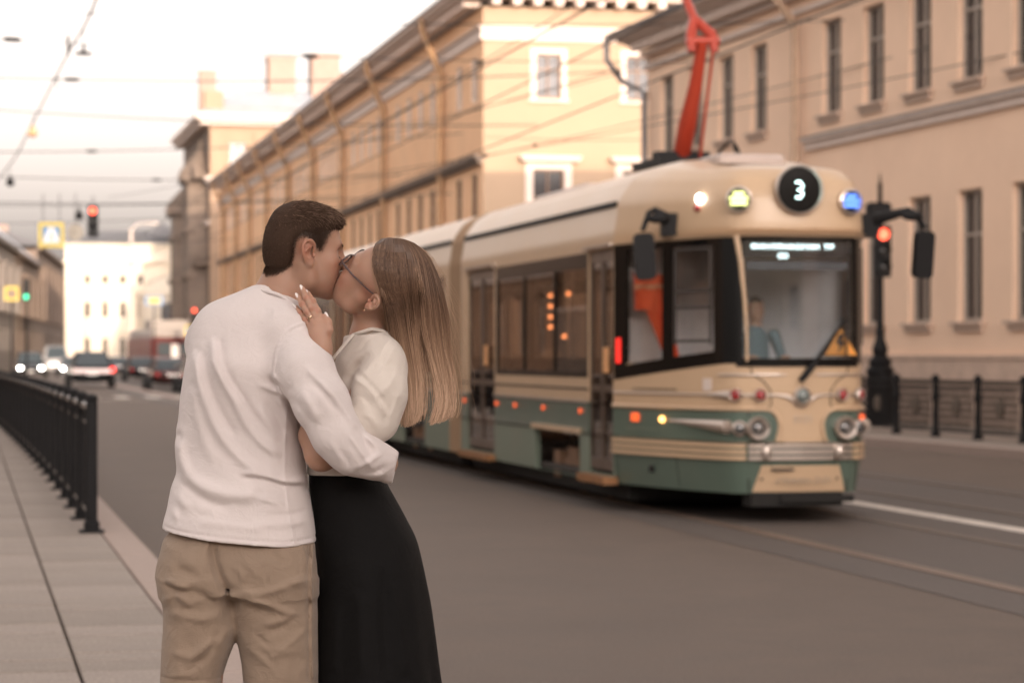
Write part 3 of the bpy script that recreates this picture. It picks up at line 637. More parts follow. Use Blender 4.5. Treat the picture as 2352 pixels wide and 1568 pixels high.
for sg in (-1, 1):
    b = MB(); g = MB()
    e = [S0, sw[0][0], sw[0][1], sw[1][0], sw[1][1], .66]
    patch(b, sg*e[0], sg*e[1], sl, 2.72, 2, 3, .004, .03); patch(b, sg*e[2], sg*e[3], sl, 2.72, 4, 3, .004, .03); patch(b, sg*e[4], sg*e[5], sl, 2.72, 8, 3, .004, .03)
    for i in (1, 3):
        patch(b, sg*e[i], sg*e[i+1], sl, lambda s: sl(s)+.13, 8, 1, .004, .03); patch(b, sg*e[i], sg*e[i+1], 2.62, 2.72, 8, 1, .004, .03)
        patch(g, sg*e[i], sg*e[i+1], lambda s: sl(s)+.13, 2.62, 8, 1, -.004, .008)
    b.build('cab_side_surround', M_blk, TR, 35); g.build('cab_side_window', M_gc, TR, 35)
    b = MB(); a0, a1 = sg*(sw[1][0]-.06), sg*(sw[1][1]+.05)
    for z in (1.70,2.02,2.18,2.58): patch(b, a0, a1, z, z+.03, 8, 1, .012, .03)
    for s in (a0, a1): b.tube([pt(s,1.68,.006), pt(s,2.6,.006)], .014, 6)
    b.build('sliding_sash', M_intd, TR, 35)
b = MB(); b.add([pt(s,1.5,-.03) for s in np.linspace(-S0,S0,31)]+[Vector((-2.1,0,1.46))], [(i,i+1,31) for i in range(30)]); b.box(-.42,-.12,-.5,.5,1.44,1.55); b.build('dashboard', M_intd, TR)
b = MB(); b.box(-2.12,-2.09,-1.2,1.2,.4,2.7); b.build('cab_bulkhead', mat('bulkhead_panel', (.68,.72,.78), .7, var=.12, vscale=2.5), TR)
b = MB(); b.box(-2.05,-.3,-.6,.6,2.72,2.75); b.build('cab_ceiling', M_int, TR)
# red strip and markers on the near side
b = MB(); patch(b, -(S0-.06), -(S0-.145), 1.50, 1.75, 2, 1, .012, .01); b.build('red_marker', M_redstrip, TR)
b = MB(); patch(b, -s_of_x(-1.70), -s_of_x(-1.58), .925, 1.005, 2, 1, .03, .03); b.build('orange_marker', M_ora, TR)
b = MB(); b.ell(pt(-s_of_x(-1.13), .955, .02), (.022,.03,.03), 10, 6); b.build('amber_marker', M_amb, TR, True)
b = MB(); b.ell(pt(.72, .99, .02), (.03,.03,.03), 10, 6); b.build('orange_marker', M_ora, TR, True)
b = MB(); patch(b, -s_of_x(-1.72), -s_of_x(-.92), 1.238, 1.252, 8, 1, .006, .006); b.build('small_lettering', M_dkscript, TR)
b = MB(); patch(b, -s_of_x(-1.85), -s_of_x(-1.25), .845, .858, 8, 1, .014, .006); b.build('small_lettering', M_tg2, TR)
b = MB(); patch(b, -s_of_x(-.52), -s_of_x(-.40), 1.24, 1.36, 3, 1, .006, .005); b.build('notice_sticker', M_trim, TR)
b = MB(); p = pt(-s_of_x(-1.36), .465, .01); b.ell(p, (.03,.04,.04), 10, 6); b.build('socket_cover', M_under, TR, True)
b = MB(); patch(b, -s_of_x(-.93), -s_of_x(-.925)-.004, .30, .59, 1, 1, .006, .005); patch(b,-.512,-.500,.29,1.06,1,1,.012,.01); patch(b,.512,.500,.29,1.06,1,1,.012,.01); b.build('panel_seam', M_under, TR)
# route disc and roof lamps
def face_at(y, z, x): return Matrix.Translation((x, y, z)) @ Matrix.Rotation(pi/2,4,'Y')
T = face_at(-.035, 3.125, -.02)
b = MB(); b.lathe([(.20,0),(.235,.04),(.238,.075),(.222,.09),(.212,.075)], 40, T, cap=False); b.build('route_disc_ring', M_chr, TR, 60)
b = MB(); b.lathe([(.215,.02),(.215,.07),(.001,.074)], 40, T); b.build('route_disc', M_blk, TR, 60)
pat3 = ["1110","0001","0001","0110","0001","0001","1110"]
b = MB()
for r_, row in enumerate(pat3):
    for c_, ch in enumerate(row):
        if ch == '1': b.ell((.056, -.035+(c_-1.5)*.019, 3.125+(3-r_)*.024), (.006,.0078,.0078), 6, 4)
b.build('route_digit', M_led, TR)
for sg, ml, nm, yy, zz_ in ((-1, M_yel, 'yellow_roof_lamp', -.615, 3.105), (1, M_blu, 'blue_roof_lamp', .475, 3.09)):
    s_ = sg*.60 if sg < 0 else .49; p = pt(s_, zz_, -.02); n = plan(s_)[1]; D = Vector((n[0]+.9, n[1], 0)).normalized()
    T = Matrix.Translation(p) @ D.to_track_quat('Z','Y').to_matrix().to_4x4()
    b = MB(); b.lathe([(.095,-.03),(.122,.05),(.124,.09),(.105,.10),(.098,.08)], 28, T, cap=False); h = b.build('roof_lamp_housing', M_chr, TR, 60)
    b = MB(); b.lathe([(.098,.0),(.098,.07),(.001,.075)], 24, T); b.build('lamp_backing', M_blk, TR)
    b = MB()
    up = Vector((0,0,1)); side = D.cross(up).normalized()
    for dz, hw in ((.052,.05),(.008,.082),(-.038,.075)):
        c = p + D*.082 + up*dz; b.tube([c-side*hw, c+side*hw], .0175, 8)
    b.build(nm, ml, TR, 60)
b = MB(); p = pt(-s_of_x(-.55), 3.13, .02); b.ell(p, (.035,.04,.045), 12, 8); b.build('white_lamp', M_wht, TR, True)
b = MB(); p = pt(-s_of_x(-.55), 3.13, .01)+Vector((.12,.14,0)); 
b = MB(); p = pt(-s_of_x(-.58), 3.03, .02); b.ell(p, (.03,.04,.035), 12, 8); b.build('red_lamp', M_redlens, TR, True)
# destination display behind the windscreen
b = MB(); rngd = random.Random(3)
FONT = {'М':["10001","11011","10101","10001","10001"],'К':["10010","10100","11000","10100","10010"],'О':["01110","10001","10001","10001","01110"],'Л':["00111","01001","01001","01001","10001"],'Ф':["01110","10101","10101","01110","00100"],'И':["10001","10011","10101","11001","10001"],'Н':["10001","10001","11111","10001","10001"],'С':["01111","10000","10000","10000","01111"],'Я':["01111","10001","01111","01001","10001"],'Д':["00110","01010","01010","11111","10001"],'Ь':["1000","1000","1110","1001","1110"],' ':["000","000","000","000","000"],'Т':["11111","00100","00100","00100","00100"],'Р':["1110","1001","1110","1000","1000"],'А':["01110","10001","11111","10001","10001"]}
def ledtext(b, s, y0, z0, px_, dz_, x):
    w_ = sum(len(FONT[c][0])+1 for c in s)*px_; y = y0-w_/2
    for c in s:
        for r_, row in enumerate(FONT[c]):
            for k, ch in enumerate(row):
                if ch == '1': b.box(x, x+.004, y+k*px_, y+k*px_+px_*.8, z0-r_*dz_, z0-r_*dz_+dz_*.8)
        y += (len(FONT[c][0])+1)*px_
ledtext(b, 'ФИНЛЯНДСКИЙ'.replace('Й','И')+' ТР', .03-.16+.1, 2.615, .0103, .0085, -.13); ledtext(b, 'ОО', -.13, 2.528, .0085, .0085, -.13); b.build('destination_display', emis('display_led', (0.8,1.0,1.0), 1.2), TR)
b = MB(); b.box(-.16,-.14,-.52,.52,2.50,2.66); b.build('display_board', M_blackplastic, TR)
b = MB(); b.box(-.11,-.105,-.5,.5,2.38,2.46); b.build('sunblind', mat('sunblind_grey', (.05,.06,.075), .6), TR)
# warning triangle with a bolt, and the wipers
b = MB(); yc, zc = .42, 1.70; x_ = -.075
b.prism([(yc-.19,zc-.14),(yc+.19,zc-.14),(yc,zc+.17)], 0, .004, Matrix.Translation((x_,0,0)) @ Matrix.Rotation(pi/2,4,'Z') ); wt = b.build('warning_triangle', M_blackplastic, TR)
b = MB(); b.prism([(yc-.16,zc-.122),(yc+.16,zc-.122),(yc,zc+.138)], -.006, -.003, Matrix.Translation((x_,0,0)) @ Matrix.Rotation(pi/2,4,'Z')); tf = b.build('triangle_face', mat('amber_sign', (.80,.32,.04), .5), wt)
b = MB(); b.prism([(yc-.02,zc+.08),(yc+.045,zc+.08),(yc+.005,zc+.01),(yc+.05,zc+.01),(yc-.04,zc-.11),(yc-.01,zc-.02),(yc-.055,zc-.02)], -.010, -.007, Matrix.Translation((x_,0,0)) @ Matrix.Rotation(pi/2,4,'Z')); b.build('bolt_symbol', M_blackplastic, wt)
b = MB(); b.tube([(.055,-.02,1.34),(.06,.06,1.44),(.05,.14,1.53)], [.03,.034,.026], 8); b.tube([(.05,.13,1.52),(.03,.30,1.75),(.0,.46,1.93)], [.018,.012,.010], 6); b.tube([(-.02,.455,1.56),(-.03,.46,1.95),(-.05,.465,2.28)], .009, 6); b.build('wiper', M_blackplastic, TR, 60)
# mirrors
for sg, base, pv, mc in ((-1, (-1.02,-.98,2.86), (-.92,-1.22,2.95), (-.86,-1.28,2.52)), (1, (-.42,.80,2.84), (-.16,1.20,2.93), (-.08,1.255,2.53))):
    b = MB(); b.tube([base, tuple(Vector(base)+Vector((.12,sg*.10,.05))), tuple(Vector(pv)+Vector((0,-sg*.05,.03))), pv, (mc[0],mc[1]+sg*.02,mc[2]+.26)], [.07,.06,.035,.03,.025], 8); b.box(base[0]-.07,base[0]+.12,base[1]-.08,base[1]+.08,base[2]-.13,base[2]+.09); b.build('mirror_bracket', M_blackplastic, TR, 60)
    T = Matrix.Translation(mc) @ Matrix.Rotation(radians(sg*-4),4,'X') @ Matrix.Rotation(radians(sg*8),4,'Z')
    b = MB(); 
    pl = []
    for cx_, cz_, a0 in ((.05,.18,0),(-.05,.18,90),(-.05,-.17,180),(.05,-.17,270)):
        for a in (0,30,60,90): pl.append((cx_+.05*cos(radians(a0+a)), cz_+.05*sin(radians(a0+a))))
    b.prism(pl, -.035, .035, T @ Matrix.Rotation(pi/2,4,'Z')); mi = b.build('mirror', M_blackplastic, TR, 50)
    b = MB(); b.ell((mc[0]+.02, mc[1]-sg*.12, mc[2]+.37), (.05,.11,.045), 14, 8); b.build('convex_mirror', M_blackplastic, TR, True)
# passenger sections
ring = []
for k in range(0, 29): t = k/28; z = 2.72+.88*(1-(1-t)**1.5); ins = np.interp((z-2.72)/.88, TT, I_body); ring.append((1.25-ins, z))
def section(x0, x1, win, door, arch, near_door_glass=True):
    """one car body between local x0 > x1, windows / doors / wheel arches as x-ranges"""
    L_ = x0-x1
    for sg in (-1, 1):
        # wall_mesh local x runs from -> ; place so that its -y side is outside
        M_ = Matrix.Translation((x1,-1.25,0)) if sg < 0 else Matrix.Translation((x1+L_,1.25,0)) @ Matrix.Rotation(pi,4,'Z')
        cv = lambda a, c: (min(a,c)-x1, max(a,c)-x1) if sg < 0 else (x0-max(a,c), x0-min(a,c))
        wr = [(*cv(*w_), 1.34, 2.66) for w_ in win]; dr = [(*cv(*d_), .36, 2.66) for d_ in (door if sg < 0 else [])]; ar = [(*cv(*a_), .28, .74) for a_ in arch]
        if sg > 0: wr = [(*cv(*w_), 1.34, 2.66) for w_ in win]
        up = wall_mesh(0, L_, 1.09, 2.72, [r if r[2] > 1.09 else (r[0],r[1],1.09,r[3]) for r in wr+dr], .07).build('side_panel', M_tc, TR); up.matrix_local = M_
        g1 = wall_mesh(0, L_, .75, 1.09, [(r[0],r[1],.75,1.09) for r in dr], .07).build('green_panel', M_tg, TR); g1.matrix_local = M_
        g2 = wall_mesh(0, L_, .28, .75, [(r[0],r[1],r[2],.75) for r in dr+ar], .07).build('skirt_panel', M_tg2, TR); g2.matrix_local = M_
        b = MB()
        cuts = sorted([0, L_]+[v for r in dr for v in r[:2]])
        for a, c in zip(cuts[0::2], cuts[1::2]):
            if c-a > .05: b.box(a,c,-.012,-.001,1.215,1.232); b.box(a,c,-.010,-.001,.742,.758)
        q = b.build('pinstripe', M_under, TR); q.matrix_local = M_
        b = MB()
        for a, c in zip(cuts[0::2], cuts[1::2]):
            if c-a > .05: b.box(a,c,-.02,-.001,1.075,1.10)
        q = b.build('belt_moulding', M_chr, TR); q.matrix_local = M_
        for r in wr:
            g = MB(); g.box(r[0]-.01,r[1]+.01,.012,.02,1.33,2.67); f = MB()
            f.box(r[0],r[1],-.003,.03,1.34,1.40); f.box(r[0],r[1],-.003,.03,2.50,2.66); f.box(r[0],r[0]+.05,-.003,.03,1.40,2.50); f.box(r[1]-.05,r[1],-.003,.03,1.40,2.50)
            n_ = max(1, round((r[1]-r[0])/1.45))
            for k in range(1, n_): xx = r[0]+(r[1]-r[0])*k/n_; f.box(xx-.03,xx+.03,-.002,.03,1.40,2.50)
            f = f.build('window_frame', M_blk, TR); f.matrix_local = M_; g = g.build('window_glass', M_gs, f)
        for r in dr:
            n_ = 2; w_ = (r[1]-r[0])/n_
            for k in range(n_):
                a = r[0]+w_*k+.008; c = a+w_-.016; f = MB()
                f.box(a,c,.015,.05,.40,.52); f.box(a,c,.015,.05,2.54,2.64); f.box(a,a+.055,.015,.05,.52,2.54); f.box(c-.055,c,.015,.05,.52,2.54); f.box(a+.055,c-.055,.017,.048,1.20,1.27)
                f = f.build('door_leaf', M_door, TR); f.matrix_local = M_
                g = MB(); g.box(a+.05,c-.05,.03,.036,.5,2.56); g.build('door_glass', M_gs, f)
            b = MB(); b.box(r[0]-.05,r[1]+.05,-.12,.04,.27,.345); q = b.build('door_step', mat('step_edge_orange', (.26,.12,.045), .6, var=.3, vscale=9) if 'step_edge_orange' not in MATS else MATS['step_edge_orange'], TR); q.matrix_local = M_
            b = MB(); b.box(r[0]-.1,r[1]+.05,-.06,-.001,2.685,2.715); q = b.build('drip_rail', M_chr, TR); q.matrix_local = M_
        for r in ar:
            b = MB(); b.box(r[0]-.06,r[1]+.06,-.035,-.001,.745,.80) ; q = b.build('arch_trim', M_tc, TR); q.matrix_local = M_
        b = MB(); b.box(.06, L_-.06, -.012, .012, 0, .055); q = b.build('gutter_strip', M_under, TR); q.matrix_local = M_ @ Matrix.Translation((0, .033, 3.085)) @ Matrix.Rotation(radians(-12),4,'X')
    b = MB(); full = [(-y, z) for y, z in ring]+[(y, z) for y, z in ring[::-1]]
    vs = [(x, y, z) for x in (x0, x1) for y, z in full]; n = len(full)
    b.add(vs, [(i, i+1, n+i+1, n+i) for i in range(n-1)]); b.build('roof', M_tc, TR, 35)
    b = MB(); b.box(x1,x0,-1.17,1.17,.30,.355); b.build('floor', M_intd, TR)
    b = MB(); b.box(x1,x0,-1.16,1.16,2.73,2.75); b.build('ceiling', M_int, TR)
    b = MB(); b.box(x1+.02,x0-.02,-1.08,1.08,.12,.298); b.box(x1+.4,x0-.4,-.9,.9,.06,.118); b.build('underframe', M_under, TR)
section(-2.102, -9.85, [(-3.16,-7.68)], [(-2.14,-3.12),(-7.78,-9.42)], [(-3.5,-5.6)])
section(-10.65, -16.1, [(-11.0,-15.8)], [], [(-12.45,-14.4)])
section(-16.6, -26.5, [(-16.9,-19.6),(-21.6,-26)], [(-19.8,-21.4)], [(-23.5,-25.3)])
for x0, x1, m_ in ((-9.852,-10.648,M_bell),(-16.102,-16.598,M_bell)):
    b = MB(); nr = 8
    for i in range(nr+1):
        pass
    full = [(-1.25,.28),(-1.25,1.5)]+[(-y, z) for y, z in ring]+[(y, z) for y, z in ring[::-1]]+[(1.25,1.5),(1.25,.28)]
    n = len(full); vs = []
    xs = np.linspace(x0, x1, nr*2+1)
    for i, x in enumerate(xs):
        k = .985 if i % 2 else 1.0
        vs += [(x, y*(k), .28+(z-.28)*(k)) for y, z in full]
    b.add(vs, [(j*n+i, j*n+i+1, (j+1)*n+i+1, (j+1)*n+i) for j in range(nr*2) for i in range(n-1)]); b.build('articulation', m_, TR, 35)
    b = MB(); b.box(x1-.3,x0+.3,-.8,.8,.1,.3); b.build('underframe', M_under, TR)
for xa, xb in ((-3.5,-5.6),(-12.45,-14.4),(-23.5,-25.3)):
    xm = (xa+xb)/2; b = MB(); b.box(xm-.95,xm+.95,-.98,.98,.30,.42); b.box(xm-.25,xm+.25,-1.06,-.9,.25,.55); b.box(xm-.9,xm+.9,-1.05,-.95,.33,.43); b.box(xm-.9,xm+.9,.95,1.05,.33,.43)
    for dx in (-.6,.6): b.box(xm+dx-.13,xm+dx+.13,-1.10,-.96,.2,.5)
    b.build('bogie_frame', M_bogie, TR)
    for dx in (-.6,.6):
        for y in (-.82,.72):
            b = MB(); b.lathe([(.04,0),(.22,.01),(.26,.03),(.30,.03),(.305,.09),(.05,.1)], 24, Matrix.Translation((xm+dx,y,.31)) @ Matrix.Rotation(-pi/2,4,'X')); b.build('wheel', M_bogie, TR, 40)
for x in (-3.45,-5.15,-6.6,-7.62,-9.6,-11.3,-13.6,-15.6):
    b = MB(); b.ell((x,-1.262,.985), (.03,.014,.03), 10, 6); b.build('side_marker', M_ora, TR, True)
b = MB(); b.box(-3.45,-3.36,-1.256,-1.251,.5,.6)
b = MB(); b.box(-2.5,-2.28,-1.262,-1.256,1.40,1.66); b.build('door_notice', mat('orange_notice', (.75,.38,.16), .6, var=.5, vscale=30), TR)
b = MB(); b.box(-8.35,-8.15,-1.262,-1.256,1.45,1.70); b.build('door_notice', MATS['orange_notice'], TR)
# interior: seats, poles and small warm glowing beads
sm_ = MB(); sm_.bbox(-.21,.21,-.42,.42,.0,.10,.02); sm_.bbox(-.25,-.18,-.42,.42,.10,.72,.02); sm_ = sm_.mesh('passenger_seat', mat('seat_fabric', (.10,.05,.035), .9))
for x in (-4.2,-5.1,-6.0,-6.9,-11.6,-12.6,-13.6,-14.6,-17.6,-18.6):
    for y in (-.72,.72): link('passenger_seat', sm_, TR, (x,y,.82))
b = MB()
for x in (-3.3,-4.65,-6.4,-7.6,-9.5,-11.2,-13,-15.6): b.tube([(x,-.3,.36),(x,-.3,2.72)], .017, 6)
b.build('grab_pole', M_chr, TR, 60)
b = MB()
for x, z in ((-6.9,2.30),(-6.9,2.17),(-6.9,2.04),(-6.9,1.92),(-6.0,2.30),(-4.9,2.05),(-6.2,1.80)): b.ell((x,-.75,z), (.028,.028,.028), 8, 6)
b.build('glow_bead', M_bead, TR, True)
# roof gear: equipment boxes and pantograph
b = MB(); b.bbox(-1.85,-1.15,-.45,.25,3.46,3.56,.03); b.build('roof_box', mat('roof_box_grey', (.50,.42,.38), .5, var=.05), TR)
b = MB(); b.bbox(-8.8,-6.2,-.5,.5,3.54,3.62,.04); b.build('roof_box', MATS['roof_box_grey'], TR)
M_red = mat('pantograph_red', (0.42,0.045,0.02), .45, coat=.3); 
pb = Vector((-3.9,0,3.72)); kn = Vector((-3.12,0,4.92)); tp = Vector((-4.25,0,5.92))
b = MB(); b.box(-4.4,-3.3,-.42,.42,3.62,3.70); b.box(-4.0,-3.8,-.30,.30,3.70,3.80); b.build('pantograph_base', M_blackplastic, TR)
b = MB()
b.tube([pb+Vector((-.02,0,0)), pb.lerp(kn,.3), pb.lerp(kn,.65)+Vector((.04,0,0)), kn], [.10,.105,.075,.06], 8); b.tube([pb+Vector((.30,.12,0)), kn+Vector((.05,.10,-.12))], .018, 6); b.build('pantograph_arm', M_red, TR, 60)
b = MB()
b.tube([kn+Vector((.02,.13,-.12)), kn+Vector((-.02,.12,.06)), kn.lerp(tp,.28), tp], [.045,.06,.055,.035], 8); b.tube([kn+Vector((.02,-.13,-.12)), kn+Vector((-.02,-.12,.06)), kn.lerp(tp,.28)], [.045,.06,.05], 8); b.tube([kn+Vector((0,-.18,0)), kn+Vector((0,.18,0))], .045, 8); b.build('pantograph_arm', M_red, TR, 60)
b = MB(); b.tube([tp+Vector((-.0,-.85,-.05)), tp+Vector((0,-.6,.05)), tp+Vector((0,.6,.05)), tp+Vector((0,.85,-.05))], .03, 6); b.build('contact_strip', M_blackplastic, TR, 60)
b = MB(); b.tube(smooth_poly([(-3.3,.2,3.7),(-2.9,.25,3.85),(-2.6,.2,3.7),(-2.3,.1,3.75),(-2.1,.1,3.6)],5), .016, 6); b.build('roof_cable', M_blackplastic, TR, 60)
# orange vest hung by the cab's side window
V = thing('safety_vest', 'orange safety vest hanging inside the cab side window of the tram', 'vest', Vector((1.385, 24.26, 2.27)), -.22)
def cloth_strip(b, xs0, xs1, z0, z1, y0=0, n=10, m_=6, amp=.02):
    vs = []; fs = []
    for j in range(m_+1):
        for i in range(n+1):
            u, v = i/n, j/m_; x = (xs0[0]*(1-v)+xs1[0]*v)*(1-u)+(xs0[1]*(1-v)+xs1[1]*v)*u
            vs.append((x, y0+amp*sin(u*14+v*3), z0+(z1-z0)*v))
    N = len(vs)
    vs += [(x, y+.012, z) for x, y, z in vs]
    for j in range(m_):
        for i in range(n): a = j*(n+1)+i; fs += [(a,a+1,a+n+2,a+n+1),(N+a,N+a+n+1,N+a+n+2,N+a+1)]
    b.add(vs, fs)
b = MB(); cloth_strip(b, (-.17,.17), (-.16,.14), 0.12, -.24); cloth_strip(b, (-.04,.20), (.14,.30), -.24, -.72, amp=.03); b.build('cloth', M_vest, V, 60)
b = MB(); cloth_strip(b, (-.17,.17), (-.17,.17), .02, -.03, -.012); b.build('reflective_band', M_refl, V, 60)
# ------------------------------------------------------------------ street furniture
G_L = 'fence posts along the near kerb'
def fpath(a): return P(0.99 - 0.27*max(0,(a-24)/24)**1.5, a, 0.15)
F1 = thing('railing', 'black iron railing along the near kerb, receding on the left', 'railing', fpath(19.8), A_ST)
inv = F1.matrix_basis.inverted() if False else (Matrix.Translation(F1.location) @ Matrix.Rotation(A_ST,4,'Z')).inverted()
pm = MB(); pm.bbox(-.045,.045,-.045,.045,.0,1.06,.012); pm.bbox(-.062,.062,-.062,.062,.002,.10,.02); pm.bbox(-.10,.10,-.10,.10,.001,.02,.005); pm.lathe([(.045,1.055),(.052,1.075),(.045,1.10),(.02,1.115),(.001,1.118)],12)
pm = pm.mesh('post', M_black, 30)
rl = MB(); rl.bbox(-.03,.03,.05,1.55,.985,1.035,.01); rl.box(-.02,.02,.05,1.55,.13,.165); rl.box(-.015,.015,.05,1.55,.86,.885); rl = rl.mesh('rail', mat('railing_gloss_black', (.02,.02,.02), .22, spec=.8, coat=.5), 30)
bm_ = MB()
for k in range(12): yb = .05+.115*(k+.6); bm_.tube([(0,yb,.15),(0,yb,.99)], .012, 5)
bm_ = bm_.mesh('bars', M_black)
na = 26
for k in range(na):
    a = 19.8+1.6*k; p = inv @ fpath(a); q = inv @ fpath(a+1.6); dd = q-p; rz = atan2(dd.y, dd.x)-pi/2
    link('post', pm, F1, p, (0,0,rz))
    if k < na-1:
        link('rail', rl, F1, p, (0,0,rz)); o = link('bars', bm_, F1, p, (0,0,rz)); o['kind'] = 'stuff'
# right-hand fence with cast posts and lattice panels
F2 = thing('railing', 'black cast railing with lattice panels in front of the peach building', 'railing', P(18.14, 3.96, .15, A_R), A_R)
pr_ = MB(); pr_.lathe([(.09,0),(.09,.06),(.055,.10),(.05,.62),(.07,.66),(.075,.72),(.055,.76),(.05,.98),(.075,1.0),(.07,1.05),(.03,1.09),(.001,1.1)],12); pr_ = pr_.mesh('post', M_black, 40)
lt = MB(); lt.box(-.02,.02,.06,1.62,.96,1.0); lt.box(-.02,.02,.06,1.62,.86,.88); lt.box(-.02,.02,.06,1.62,.10,.13)
for k in range(19):
    y0 = .06+.092*k; y1 = y0-.55
    def cl_(ya, za, yb, zb):
        # clip to the panel
        pts = []
        for t in np.linspace(0,1,9):
            y = ya+(yb-ya)*t; z = za+(zb-za)*t
            if .06 <= y <= 1.62: pts.append((0,y,z))
        if len(pts) > 1: lt.tube([pts[0], pts[-1]], .009, 4)
    cl_(y0,.13,y0+.32,.96); cl_(y0,.96,y0+.32,.13)
    lt.tube([(0,y0,.88),(0,y0+.046,.96)], .008, 4)
lt = lt.mesh('lattice_panel', M_black)
md = MB(); md.lathe([(.02,-.03),(.14,-.02),(.15,.02),(.02,.03)],16,Matrix.Translation((0,.84,.54))@Matrix.Rotation(pi/2,4,'Y')); md = md.mesh('medallion', mat('cast_medallion', (.10,.075,.055), .5), 40)
for k in range(36):
    link('post', pr_, F2, (0,1.67*k,0))
    o = link('lattice_panel', lt, F2, (0,1.67*k,0)); link('medallion', md, o)
# traffic light on a cast pedestal by that fence
M_redl = emis('red_signal', (1.0,0.10,0.05), .9); M_grnl = emis('green_signal', (0.12,0.9,0.55), .5); M_off = mat('unlit_lens', (.03,.03,.03), .3)
def signal_head(parent, z, lit, s=1.0, y=-.12, matl=None):
    b = MB(); b.bbox(-.17*s,.17*s,y-.12*s,y+.12*s,z-.53*s,z+.53*s,.03); h = b.build('signal_housing', M_blackplastic, parent, 30)
    for k in range(3):
        zc = z+(.34-.34*k)*s
        b = MB(); b.lathe([(.115*s,0),(.11*s,.015),(.06*s,.04),(.001,.05)],20,Matrix.Translation((0,y-.12*s,zc))@Matrix.Rotation(pi/2,4,'X')); b.build('signal_lens', matl if k == lit else M_off, h, True)
        b = MB(); pts = [(cos(t)*.13*s, sin(t)*.13*s) for t in np.linspace(-.2,pi+.2,10)]
        vs = [(x,y-.121*s,zc+zz_) for x,zz_ in pts]+[(x,y-.121*s-.16*s,zc+zz_+.01) for x,zz_ in pts]; b.add(vs,[(i,i+1,11+i,10+i) for i in range(9)]); b.build('signal_visor', M_blackplastic, h, 60)
TLp = thing('traffic_light', 'black pole traffic light showing red behind the tram mirror, on a cast pedestal', 'traffic light', (7.55,49.6,.15), 0.13)
b = MB(); b.lathe([(.36,0),(.36,.12),(.29,.2),(.27,1.0),(.30,1.12),(.22,1.2),(.24,1.3),(.14,1.42),(.17,1.55),(.10,1.75),(.075,2.2),(.07,3.0)],16); b.build('pedestal', M_black, TLp, 30)
b = MB(); b.tube([(0,0,2.9),(0,0,4.95)],[.065,.045],10); b.tube([(0,0,4.9),(0,0,5.15)],[.03,.01],8); b.build('pole', M_black, TLp, 60)
b = MB(); b.box(-.1,.1,-.15,.05,4.35,4.42); b.box(-.1,.1,-.15,.05,3.5,3.57); b.build('bracket', M_black, TLp)
signal_head(TLp, 3.55, 0, 1.0, -.14, M_redl)
b = MB(); b.bbox(-.30,.2,-.2,.1,4.25,4.55,.05); b.build('signal_hood', M_blackplastic, TLp)
# suspended group over the road
TS = thing('traffic_light', 'black traffic light showing red, hung from a cable over the far road', 'traffic light', (-15.6,90,0), 0.1)
signal_head(TS, 6.55, 0, 1.12, 0, M_redl)
b = MB(); b.tube([(0,0,7.1),(0,0,7.5)],.02,5); b.build('hanger', M_wire, TS)
SG = thing('road_sign', 'large yellow-bordered blue pedestrian crossing sign hung over the far road', 'sign', (-17.15,90,0), 0.12)
M_sy = mat('sign_yellow', (.55,.42,.04), .5); M_sb = mat('sign_blue', (.02,.16,.38), .4); M_sw = mat('sign_white', (.80,.78,.75), .5)
b = MB(); b.box(-.46,.46,0,.03,5.58,6.5); b.build('sign_plate', M_sy, SG)
b = MB(); b.box(-.32,.32,-.012,-.002,5.72,6.36); b.build('blue_field', M_sb, SG)
b = MB(); b.prism([(-.30,5.76),(.30,5.76),(.10,6.30),(-.10,6.30)],-.022,-.014); b.build('white_triangle', M_sw, SG)
b = MB(); b.ell((0,-.03,6.2),(.03,.005,.035),8,6); b.prism([(-.03,6.15),(.03,6.15),(.05,5.98),(-.02,5.98)],-.032,-.024); b.prism([(-.02,5.98),(.02,5.98),(-.08,5.80),(-.12,5.80)],-.032,-.024); b.prism([(.01,5.98),(.05,5.98),(.12,5.80),(.08,5.80)],-.032,-.024); b.build('walking_figure', M_blackplastic, SG)
b = MB(); b.tube([(-.3,0,6.5),(-.3,0,7.6)],.015,5); b.tube([(.3,0,6.5),(.3,0,7.6)],.015,5); b.build('hanger', M_wire, SG)
SR = thing('road_sign', 'round grey sign seen from behind, between the crossing sign and the hanging signal', 'sign', (-16.25,90,0), 0.12)
b = MB(); b.lathe([(.30,0),(.31,.02),(.001,.025)],28,Matrix.Translation((0,0,6.15))@Matrix.Rotation(pi/2,4,'X')); b.build('sign_plate', mat('sign_back_grey', (.30,.27,.22), .6, var=.4, vscale=4), SR, 40)
b = MB(); b.tube([(0,0,6.45),(0,0,7.6)],.015,5); b.build('hanger', M_wire, SR)
def far_sign(label, x, y, z, wd, ht, m1, m2, rz=0.1, polez=None):
    T = thing('road_sign', label, 'sign', (x,y,0), rz)
    b = MB(); b.box(-wd/2,wd/2,0,.03,z-ht/2,z+ht/2); b.build('sign_plate', m1, T)
    b = MB(); b.box(-wd*.33,wd*.33,-.012,-.002,z-ht*.33,z+ht*.33); b.build('sign_field', m2, T)
    b = MB(); b.tube([(0,.06,0.0),(0,.06,polez or z+ht/2)],.05,8); b.build('pole', M_black, T); return T
far_sign('yellow-backed square sign on a pole beside the green traffic light',-26.7,129,4.85,.75,.75,M_sy,M_brown)
far_sign('second yellow sign low on the far left below the dark buildings',-24.6,112,2.45,.6,.6,M_sy,M_sb)
far_sign('small blue sign with a yellow edge before the white palace',-22.2,150,4.95,1.1,.55,M_sb,M_sy)
far_sign('yellow-framed blue sign beside the far red signal',-20.2,152,3.1,.7,.7,M_sy,M_sb)
T2 = thing('traffic_light', 'traffic light showing green on the far left before the dark buildings', 'traffic light', (-25.9,129,0), 0.1)
